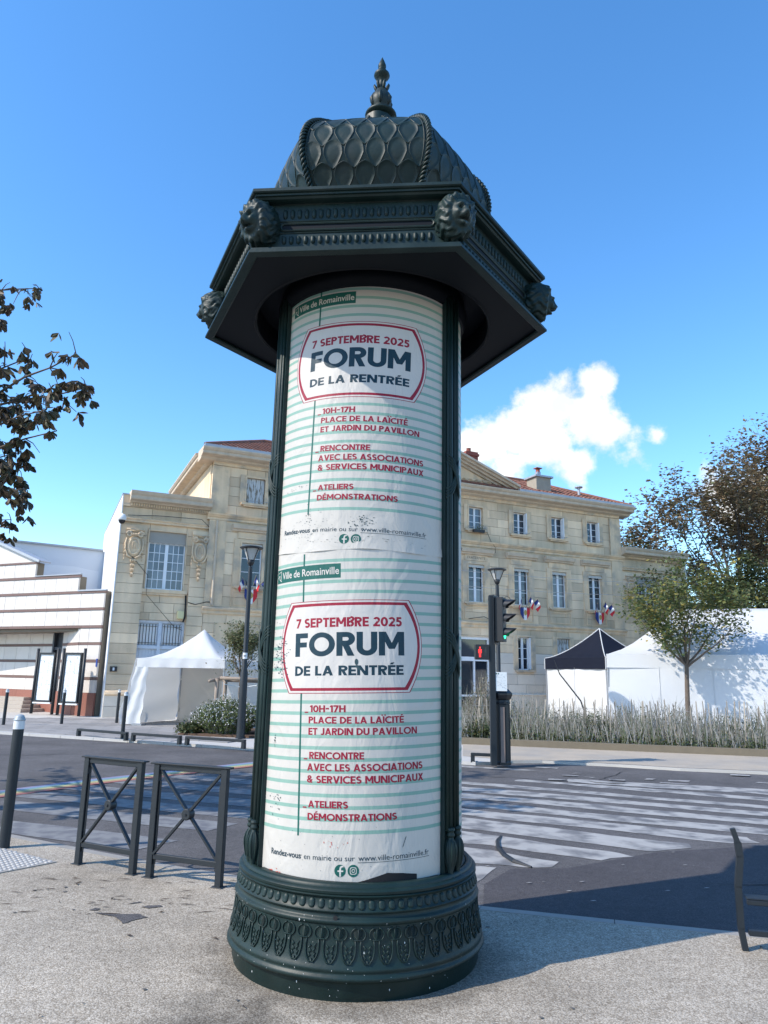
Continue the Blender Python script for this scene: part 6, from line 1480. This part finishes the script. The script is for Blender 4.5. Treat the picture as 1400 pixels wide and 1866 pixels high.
# ================================================================== VEGETATION
def leaf_cloud(q, pts, size, r_, flat=.5, droop=0, shape='leaf'):
    for p in pts:
        s = size * r_.uniform(.6, 1.35); d = Vector((r_.gauss(0, 1), r_.gauss(0, 1), r_.gauss(0, flat) - droop)).normalized(); w = d.cross(Vector((r_.gauss(0, .5), r_.gauss(0, .5), 1))).normalized() * s * .30
        k = d.cross(w).normalized() * s * r_.uniform(-.12, .12); o = len(q.v)
        q.v += [tuple(p), tuple(p + d * s * .5 + w + k), tuple(p + d * s), tuple(p + d * s * .5 - w + k)]; q.f.append((o, o + 1, o + 2, o + 3)); q.m.append(0)
def grow(q, r_, p, d, L_, rad, depth, tips, spread=.55, up=.12, kids=(2, 3), shrink=.74, segs=4, wig=.10, side=False):
    pts = [p.copy()]; rr = [rad]; cur = p.copy(); dd = d.normalized()
    for i in range(segs):
        dd = (dd + Vector((r_.gauss(0, wig), r_.gauss(0, wig), r_.gauss(0, wig) + up * .25))).normalized(); cur = cur + dd * L_ / segs; pts.append(cur.copy()); rr.append(rad * (1 - .45 * (i + 1) / segs))
    q.tube(pts, rr, 6 if rad > .03 else 4, cap=False)
    if depth <= 1: tips += [pts[i].lerp(pts[i + 1], r_.random()) for i in range(len(pts) - 1) for _ in range(2)] + [cur]
    if depth == 0: return
    for k in range(r_.randint(*kids)):
        a = r_.uniform(0, 2 * PI); sp = spread * r_.uniform(.6, 1.3); ref = dd.orthogonal().normalized(); ref.rotate(Matrix.Rotation(a, 3, dd)); nd = (dd + ref * math.tan(sp) + Vector((0, 0, up))).normalized()
        st = cur if k < 2 else pts[r_.randint(1, len(pts) - 2)]
        grow(q, r_, st.copy(), nd, L_ * shrink * r_.uniform(.8, 1.15), rr[-1] * .78, depth - 1, tips, spread, up, kids, shrink, segs, wig)
def tree(name, label, loc, trunk_h, lean, limbs, L_, rad, depth, leafm_, n_leaf, lsize, lspread, seed, bark=M_bark, group=None, up=.12, spread=.55, droop=0, kids=(2, 3), shrink=.74, limb_up=.9, fill=None, flat=.5, cat='tree', inner=0):
    r_ = random.Random(seed); e = thing(name, label, cat, loc, 0, group); q = MB(); tips = []
    tp = [Vector((0, 0, 0)), Vector((lean[0] * .4, lean[1] * .4, trunk_h * .5)), Vector((lean[0], lean[1], trunk_h))]; q.tube(tp, [rad * 1.15, rad * .95, rad * .85], 10, cap=False)
    part('trunk', q, bark, e, True); q = MB()
    for i in range(limbs):
        a = 2 * PI * i / limbs + r_.uniform(-.4, .4); d = Vector((cos(a), sin(a), limb_up * r_.uniform(.7, 1.4))); st = tp[2] - Vector((0, 0, trunk_h * .0 + (.12 * L_ * i / limbs)))
        grow(q, r_, st, d, L_, rad * .55, depth, tips, spread, up, kids, shrink)
    if limb_up > .3: grow(q, r_, tp[2], Vector((0, 0, 1)), L_ * 1.1, rad * .65, depth, tips, spread, up, kids, shrink)
    part('branches', q, bark, e, True); q = MB(); ps = []
    for i in range(n_leaf):
        t = r_.choice(tips)
        if r_.random() < inner: t = t.lerp(Vector((lean[0], lean[1], trunk_h + .1)), r_.random() * .62) + Vector((r_.gauss(0, .12), r_.gauss(0, .12), -.12))
        ps.append(t + Vector((r_.gauss(0, lspread), r_.gauss(0, lspread), r_.gauss(0, lspread * .8) - droop * .5)))
    if fill: ps += fill(r_)
    leaf_cloud(q, ps, lsize, r_, flat, droop); part('crown', q, leafm_, e, kind='stuff'); return e
# young street tree before the marquee
tree('young_street_tree', 'slender young street tree with sparse green and yellow leaves before the white marquee', (9.28, 22.74, 0), 2.1, (.08, 0), 7, .98, .075, 4, M_lyoung, 6200, .125, .14, 11, up=.16, spread=.52, kids=(2, 3), shrink=.78, limb_up=1.0, inner=.38)
# tall brown-leaved trees behind
tree('brown_leaved_tree', 'tall airy tree with small brown leaves rising behind the right wing of the town hall', (21.9, 44.5, -.1), 4.6, (.2, 0), 9, 3.2, .42, 4, M_lbrown, 17000, .28, .36, 21, M_barkd, 'tall brown leaved trees behind the marquee', up=.22, spread=.50, shrink=.78, limb_up=.8, flat=.3)
tree('brown_leaved_tree', 'tallest brown leaved tree, cut off by the right edge of the view', (27.6, 47, -.1), 5.6, (.3, 0), 8, 4.0, .5, 4, M_lbrown, 20000, .28, .42, 23, M_barkd, 'tall brown leaved trees behind the marquee', up=.25, spread=.42, shrink=.78, limb_up=1.2, flat=.3)
# dense green trees between
for i, (x, y, w, h, zc_, lab) in enumerate(((16.6, 35, 2.5, 2.6, 5.1, 'dense dark green tree just right of the young street tree, behind the marquee'), (19.0, 33.5, 2.9, 2.9, 5.4, 'dense dark green tree at the right edge above the marquee roof'), (23, 36, 3.2, 3, 4.6, 'dense dark green tree beyond the right edge of the view'), (15.2, 39.5, 1.6, 2.0, 4.2, 'small dense green tree behind the young street tree, against the town hall end'))):
    def fill(r_, w=w, h=h, zc_=zc_):
        out = []; cl = [(Vector((r_.gauss(0, .55) * w * .8, r_.gauss(0, .5) * w * .7, zc_ + r_.gauss(0, .45) * h * .9)), r_.uniform(.35, .8)) for _ in range(36)]
        for c_, s in cl:
            for _ in range(330): out.append(c_ + Vector((r_.gauss(0, s * .7), r_.gauss(0, s * .7), r_.gauss(0, s * .55))))
        return out
    tree('dense_green_tree', lab, (x, y, -.1), 1.8, (0, 0), 5, 1.4, .2, 2, M_ldark, 2000, .17, .3, 31 + i, M_barkd, 'dense green trees behind the marquee', fill=fill)
tree('distant_tree', 'small tree top peeping over the cornice of the right wing of the town hall', (15.9, 46, -.1), 6.2, (0, 0), 6, 1.7, .25, 3, M_ldark, 3500, .22, .3, 44, M_barkd)
# chestnut at the left edge: drooping compound leaves on bare twigs
CH = thing('horse_chestnut', 'browning horse chestnut reaching in from the left edge with large drooping leaves', 'tree', (-6.6, 8.3, 0), 0)
r_ = random.Random(77); q = MB(); q.tube([(0, 0, 0), (.05, -.05, 1.6), (.0, 0, 3.2), (.1, 0, 4.6), (.1, .1, 6.2)], [.22, .18, .16, .12, .06], 12, cap=False); part('trunk', q, M_bark, CH, True)
q = MB(); ends = []
targets = [(3.15, -.8, 4.95, 5), (3.28, -.7, 4.62, 5), (2.95, -.9, 4.28, 5), (3.02, -.8, 4.06, 1), (2.55, -.7, 3.62, 4), (2.75, -.8, 3.42, 5), (2.35, -.9, 3.32, 4), (2.5, -.6, 5.02, 5), (2.2, -.8, 5.42, 4), (1.9, -.8, 5.95, 3), (1.75, -.9, 6.5, 2), (2.1, -.9, 3.9, 4), (2.2, -.7, 4.6, 5),
           (1.9, -.7, 4.3, 5), (1.9, -.8, 3.6, 5), (1.85, -.7, 5.2, 5), (1.6, -.9, 3.5, 5), (1.2, -1.2, 4.4, 5), (1.2, -1.0, 5.3, 5)]
for i in range(46): a = r_.uniform(0, 2 * PI); rr_ = r_.uniform(1.0, 2.6); targets.append((rr_ * cos(a) - .9, rr_ * sin(a) + .9, r_.uniform(3.6, 7.4), 5))
for (tx, ty, tz, dn) in targets:
    st = Vector((.05, 0, max(2.6, min(5.6, tz - .9 - r_.uniform(0, .8))))); en = Vector((tx, ty, tz)); mid = st.lerp(en, .5) + Vector((r_.gauss(0, .12), r_.gauss(0, .12), .25 + r_.gauss(0, .1)))
    pts = [st.lerp(mid, t).lerp(mid.lerp(en, t), t) + Vector((r_.gauss(0, .018), r_.gauss(0, .018), r_.gauss(0, .018))) for t in [k / 9 for k in range(10)]]
    q.tube(pts, [lerp(.035, .006, k / 9) for k in range(10)], 5, cap=False); ends.append((pts[9], dn))
    for k in range(3, 10):
        for _ in range(1 if dn < 3 else 3):
            b = pts[k]; d = Vector((r_.uniform(-.1, .6), r_.gauss(0, .4), r_.gauss(.0, .35))).normalized() * r_.uniform(.12, .32)
            if b.x + d.x > tx: d.x = -abs(d.x) * .3
            m2 = b + d * .5 + Vector((0, 0, .03)); q.tube([b, m2, b + d], [.008, .006, .004], 4, cap=False)
            if r_.random() < dn / 5: ends.append((b + d, dn))
part('branches', q, M_bark, CH, True)
q = MB()
for (p, dn) in ends:
    for c_ in range(1 if dn < 3 else r_.randint(1, 4)):
        b = p + Vector((r_.gauss(0, .03), r_.gauss(0, .03), r_.gauss(0, .03))); az = r_.uniform(0, 2 * PI); stem = b + Vector((cos(az) * .05, sin(az) * .05, -.04))
        for k in range(r_.randint(3, 6)):
            a = az + (k - 2) * .55 + r_.gauss(0, .15); L_ = r_.uniform(.09, .15); dirv = Vector((cos(a) * .55, sin(a) * .55, -1.0 + r_.uniform(-.25, .75))).normalized(); side = dirv.cross(Vector((sin(a), -cos(a), .2))).normalized(); side = dirv.orthogonal().normalized(); side.rotate(Matrix.Rotation(r_.uniform(0, 6.28), 3, dirv)); nrm = dirv.cross(side)
            curl = r_.uniform(.1, .5) * L_; o = len(q.v); rows = [(0, .0), (.3, .13), (.62, .24), (.85, .15), (1.0, .0)]
            for t, w in rows:
                c0 = stem + dirv * L_ * t + nrm * curl * (t * t - .3 * t)
                q.v += [tuple(c0 + side * w * L_ + nrm * w * L_ * .5), tuple(c0), tuple(c0 - side * w * L_ + nrm * w * L_ * .5)]
            for j in range(4): q.f += [(o + 3 * j, o + 3 * j + 1, o + 3 * j + 4, o + 3 * j + 3), (o + 3 * j + 1, o + 3 * j + 2, o + 3 * j + 5, o + 3 * j + 4)]; q.m += [0, 0]
part('crown', q, M_lchest, CH, kind='stuff')
for (x, y, z) in ((2.55, -.85, 4.62), (2.95, -.8, 4.02)):
    q = MB(); q.lathe([(0, -.03), (.022, -.024), (.032, 0), (.024, .022), (0, .03)], 12); o = part('conker_husk', q, mat('husk_brown', (.12, .085, .05), .8, bump=.5, bscale=200), CH, True); o.location = (x - .0, y, z)
# staked small tree and white flowering shrub in the planting bed by the left lamp
def bed(name, poly, z1, m_, kind='structure'):
    q = MB(); q.slab(poly, 0, z1); return tag(part(name, q, m_), kind=kind)
bed('planting_bed', [(-5.15, 19.35), (-3.1, 18.9), (-2.2, 18.8), (-1.2, 21.0), (-4.6, 21.8)], .06, M_soil)
def fillb(r_): return [Vector((r_.gauss(0, .30), r_.gauss(0, .25), r_.uniform(1.55, 3.0))) * 1 for _ in range(700)]
tree('staked_tree', 'small bushy tree in a wooden stake frame behind the left street lamp', (-3.85, 20.5, 0), 1.5, (0, 0), 6, .50, .045, 3, M_lolive, 3600, .075, .08, 52, up=.35, spread=.4, limb_up=1.5, fill=fillb)
SF = thing('stake_frame', 'round wooden stake frame with rails around the small bushy tree', 'stake frame', (-3.75, 20.4, 0), R(8))
for (x, y) in ((-.70, -.15), (-.52, .45), (.62, -.30), (.70, .40)): q = MB(); q.tube([(x, y, 0), (x + .01, y, 1.42)], .055, 8); part('post', q, M_wood, SF, True)
for a, b in (((-.88, -.35, 1.36), (-.45, .6, 1.46)), ((-.62, -.22, 1.44), (.85, -.30, 1.40)), ((-.6, .5, 1.38), (.8, .42, 1.36)), ((.60, -.45, 1.34), (.72, .55, 1.34))): q = MB(); q.tube([a, b], .045, 8); part('rail', q, M_wood, SF, True)
q = MB(); q.tube([(-.5, -.2, 1.28), (0, -.05, 1.2), (.6, -.2, 1.30)], .012, 5); part('rope_tie', q, M_sheet, SF)
def shrub(name, label, loc, rx, ry, h, n, leafm_, lsz, seed, flowers=0, fr=.012, cat='shrub'):
    r_ = random.Random(seed); e = thing(name, label, cat, loc, 0); q = MB(); ps = []; fl = MB()
    st = MB()
    for i in range(int(n / 14)):
        a = r_.uniform(0, 2 * PI); k = math.sqrt(r_.random()); bx, by = k * cos(a) * rx * .55, k * sin(a) * ry * .55; hh = h * (1 - .45 * k * k) * r_.uniform(.65, 1.12); tx, ty = bx * 1.9 + r_.gauss(0, .08), by * 1.9 + r_.gauss(0, .08)
        pts = [Vector((lerp(bx, tx, t ** 1.6), lerp(by, ty, t ** 1.6), hh * t * (1.0 - .1 * t))) for t in (0, .35, .7, 1)]; st.tube(pts, [.005, .004, .003, .0015], 3, cap=False)
        for _ in range(14):
            t = r_.random() ** .75 * .92; j = min(2, int(t * 3)); p = pts[j].lerp(pts[j + 1], t * 3 - j); ps.append(p + Vector((r_.gauss(0, .035), r_.gauss(0, .035), r_.gauss(0, .03))))
        if flowers and r_.random() < flowers:
            for _ in range(r_.randint(1, 4)):
                p = pts[2].lerp(pts[3], r_.uniform(-.5, 1.05)) + Vector((r_.gauss(0, .03), r_.gauss(0, .03), r_.gauss(0, .03)))
                for k2 in range(2):
                    d = Vector((r_.gauss(0, 1), r_.gauss(0, 1), r_.gauss(0, 1))).normalized() * fr * r_.uniform(.6, 1.3); w = d.orthogonal().normalized() * fr; fl.add([p - d, p + w, p + d, p - w], [(0, 1, 2, 3)])
    leaf_cloud(q, ps, lsz, r_, .9); part('foliage', q, leafm_, e, kind='stuff'); part('stems', st, M_stem, e, kind='stuff')
    if flowers: part('flowers', fl, M_petal, e, kind='stuff')
    return e
shrub('flowering_shrub', 'loose green shrub full of small white flowers at the foot of the left street lamp', (-3.95, 19.6, .05), .95, .7, 1.0, 15000, M_lshrub, .06, 61, .8, .015)
shrub('flowering_shrub', 'white flowered shrub half hidden behind the advertising column', (-2.6, 19.7, .05), .8, .6, 1.0, 9000, M_lshrub, .06, 62, .8, .015)
shrub('low_leafy_plant', 'low dark green leafy plant at the left corner of the planting bed', (-4.85, 19.5, .05), .35, .25, .28, 1600, M_ldark, .08, 63)
# hedge bed on the right: border and a mass of dry criss-crossing stems
bd = [(1.75, 18.35), (3.06, 17.98), (8.41, 16.50), (14, 14.95), (24, 12.1)]
q = MB(); n = len(bd); q.add([(x, y, z) for x, y in bd for z in (0, .15)] + [(x + .06, y + .2, z) for x, y in bd for z in (0.15, .0)], [(2 * i, 2 * i + 2, 2 * i + 3, 2 * i + 1) for i in range(n - 1)] + [(2 * i + 1, 2 * i + 3, 2 * n + 2 * i + 2, 2 * n + 2 * i) for i in range(n - 1)] + [(0, 1, 2 * n, 2 * n + 1)])
tag(part('bed_border', q, mat('rusty_board', (.15, .125, .09), .9, var=.2, vscale=5)), kind='structure')
q = MB(); q.add([(x + .06, y + .2, .09) for x, y in bd] + [(x + .06, y + 3.6, .09) for x, y in bd], [(i, i + 1, n + i + 1, n + i) for i in range(n - 1)]); tag(part('bed_soil', q, M_soil), kind='structure')
r_ = random.Random(88); q = MB(); lf = MB(); lps = []
for i in range(6200):
    x = 1.9 + (r_.random() ** 1.0) * 13.5; dep = r_.random() ** 1.3 * 2.4; y = ip(bd, x) + .3 + dep; h = r_.uniform(.45, 1.0) * (1 + .14 * sin(x * 2.1) + .1 * sin(x * 5.3 + 1)) + (.35 if x < 2.9 and r_.random() < .35 else 0); h *= .72 + .28 * min(1, dep / 1.0) + r_.uniform(-.05, .12)
    a = r_.uniform(0, 2 * PI); ln = r_.uniform(.08, .55) * h * (1 if r_.random() < .8 else 1.5); w = r_.uniform(.005, .0105)
    tx, ty = cos(a) * ln, sin(a) * ln * .6; m = Vector((x + tx * .35, y + ty * .35, .09 + h * .55)); p0 = Vector((x, y, .09)); p1 = Vector((x + tx, y + ty, .09 + h))
    q.add([p0 + Vector((-w, 0, 0)), p0 + Vector((w, 0, 0)), m + Vector((w * .8, 0, 0)), m + Vector((-w * .8, 0, 0)), p1], [(0, 1, 2, 3), (3, 2, 4)])
    if r_.random() < .5:
        for _ in range(3): t = r_.random(); lps.append(p0.lerp(m, t) if t < .7 else m.lerp(p1, t * .6))
leaf_cloud(lf, lps, .05, r_, .9); lp2 = []
for i in range(9000): x = 1.9 + r_.random() * 13.5; lp2.append(Vector((x, ip(bd, x) + .27 + abs(r_.gauss(0, .35)), .09 + abs(r_.gauss(0, .11)) * (1.2 if x < 6 else 1))))
leaf_cloud(lf, lp2, .06, r_, 1.4)
tag(part('dry_hedge_stems', q, M_stem), kind='stuff'); tag(part('hedge_undergrowth', lf, M_ldark), kind='stuff')
PF = thing('paling_fence', 'low chestnut paling fence of thin grey stakes among the dry stems at right', 'fence', (0, 0, 0), 0)
pm = MB(); pm.box(-.013, .013, -.006, .006, .0, 1.0); pm.add([(-.013, -.006, 1.0), (.013, -.006, 1.0), (.013, .006, 1.0), (-.013, .006, 1.0), (0, 0, 1.045)], [(0, 1, 4), (1, 2, 4), (2, 3, 4), (3, 0, 4)]); pme = pm.mesh('pale', mat('grey_chestnut', (.30, .27, .23), .9, rand=.3, var=.2, vscale=9))
x = 2.3; wz = {.3: [], .62: [], .88: []}
while x < 15:
    y = ip(bd, x) + .75 + .05 * sin(x * 1.7); o = ob('pale', pme, PF, loc=(x, y, .06), scale=(r_.uniform(.7, 1.2), 1, r_.uniform(.88, 1.08))); o.rotation_euler = (r_.gauss(0, .03), r_.gauss(0, .06), r_.gauss(0, .4))
    for k in wz: wz[k].append((x, y - .015 + .02 * (len(wz[k]) % 2), k + .01 * sin(x * 3)))
    x += r_.uniform(.075, .11)
for k in wz: q = MB(); q.tube(wz[k], .003, 4); part('wire', q, M_wirew, PF)
shrub('dark_bush', 'dark green bush at the left end of the dry hedge beside the column', (2.55, 18.75, .08), .5, .4, .55, 4200, M_ldark, .07, 64)
shrub('tall_dry_bush', 'tall thin brownish bush rising at the left end of the dry hedge', (2.75, 19.6, .08), .55, .5, 1.75, 4200, leafm('leaf_dry', [(.16, .13, .10), (.24, .20, .16), (.14, .13, .08)], .2), .05, 65)
shrub('dark_green_bush', 'darker green bush inside the dry hedge before the black roofed tent', (5.15, 18.4, .08), .5, .4, .9, 2600, M_ldark, .05, 66)
# white sheeting lying behind the hedge under the marquee
q = MB(); q.grid(lambda u, v: (lerp(4.0, 17, u), lerp(21.2, 23.7, v) - .2 * u, .04 + .10 * v + .05 * sin(u * 60) * sin(v * 9) ** 2 + .03 * sin(u * 23 + v * 5)), 120, 10); tag(part('white_ground_sheet', q, M_tent, None, True), 'rumpled white sheet spread on the ground between the dry hedge and the marquee', 'ground sheet')
# far wood closing the view
r_ = random.Random(99); q = MB(); ps = []
for i in range(26000):
    x = r_.uniform(20, 120); ps.append(Vector((x, 75 - .35 * x + r_.gauss(0, 2), abs(r_.gauss(0, 1)) * 3.2 + .3 + 1.5 * sin(x * .3))))
leaf_cloud(q, ps, .8, r_, .9); tag(part('far_wood', q, M_ldark), kind='stuff')
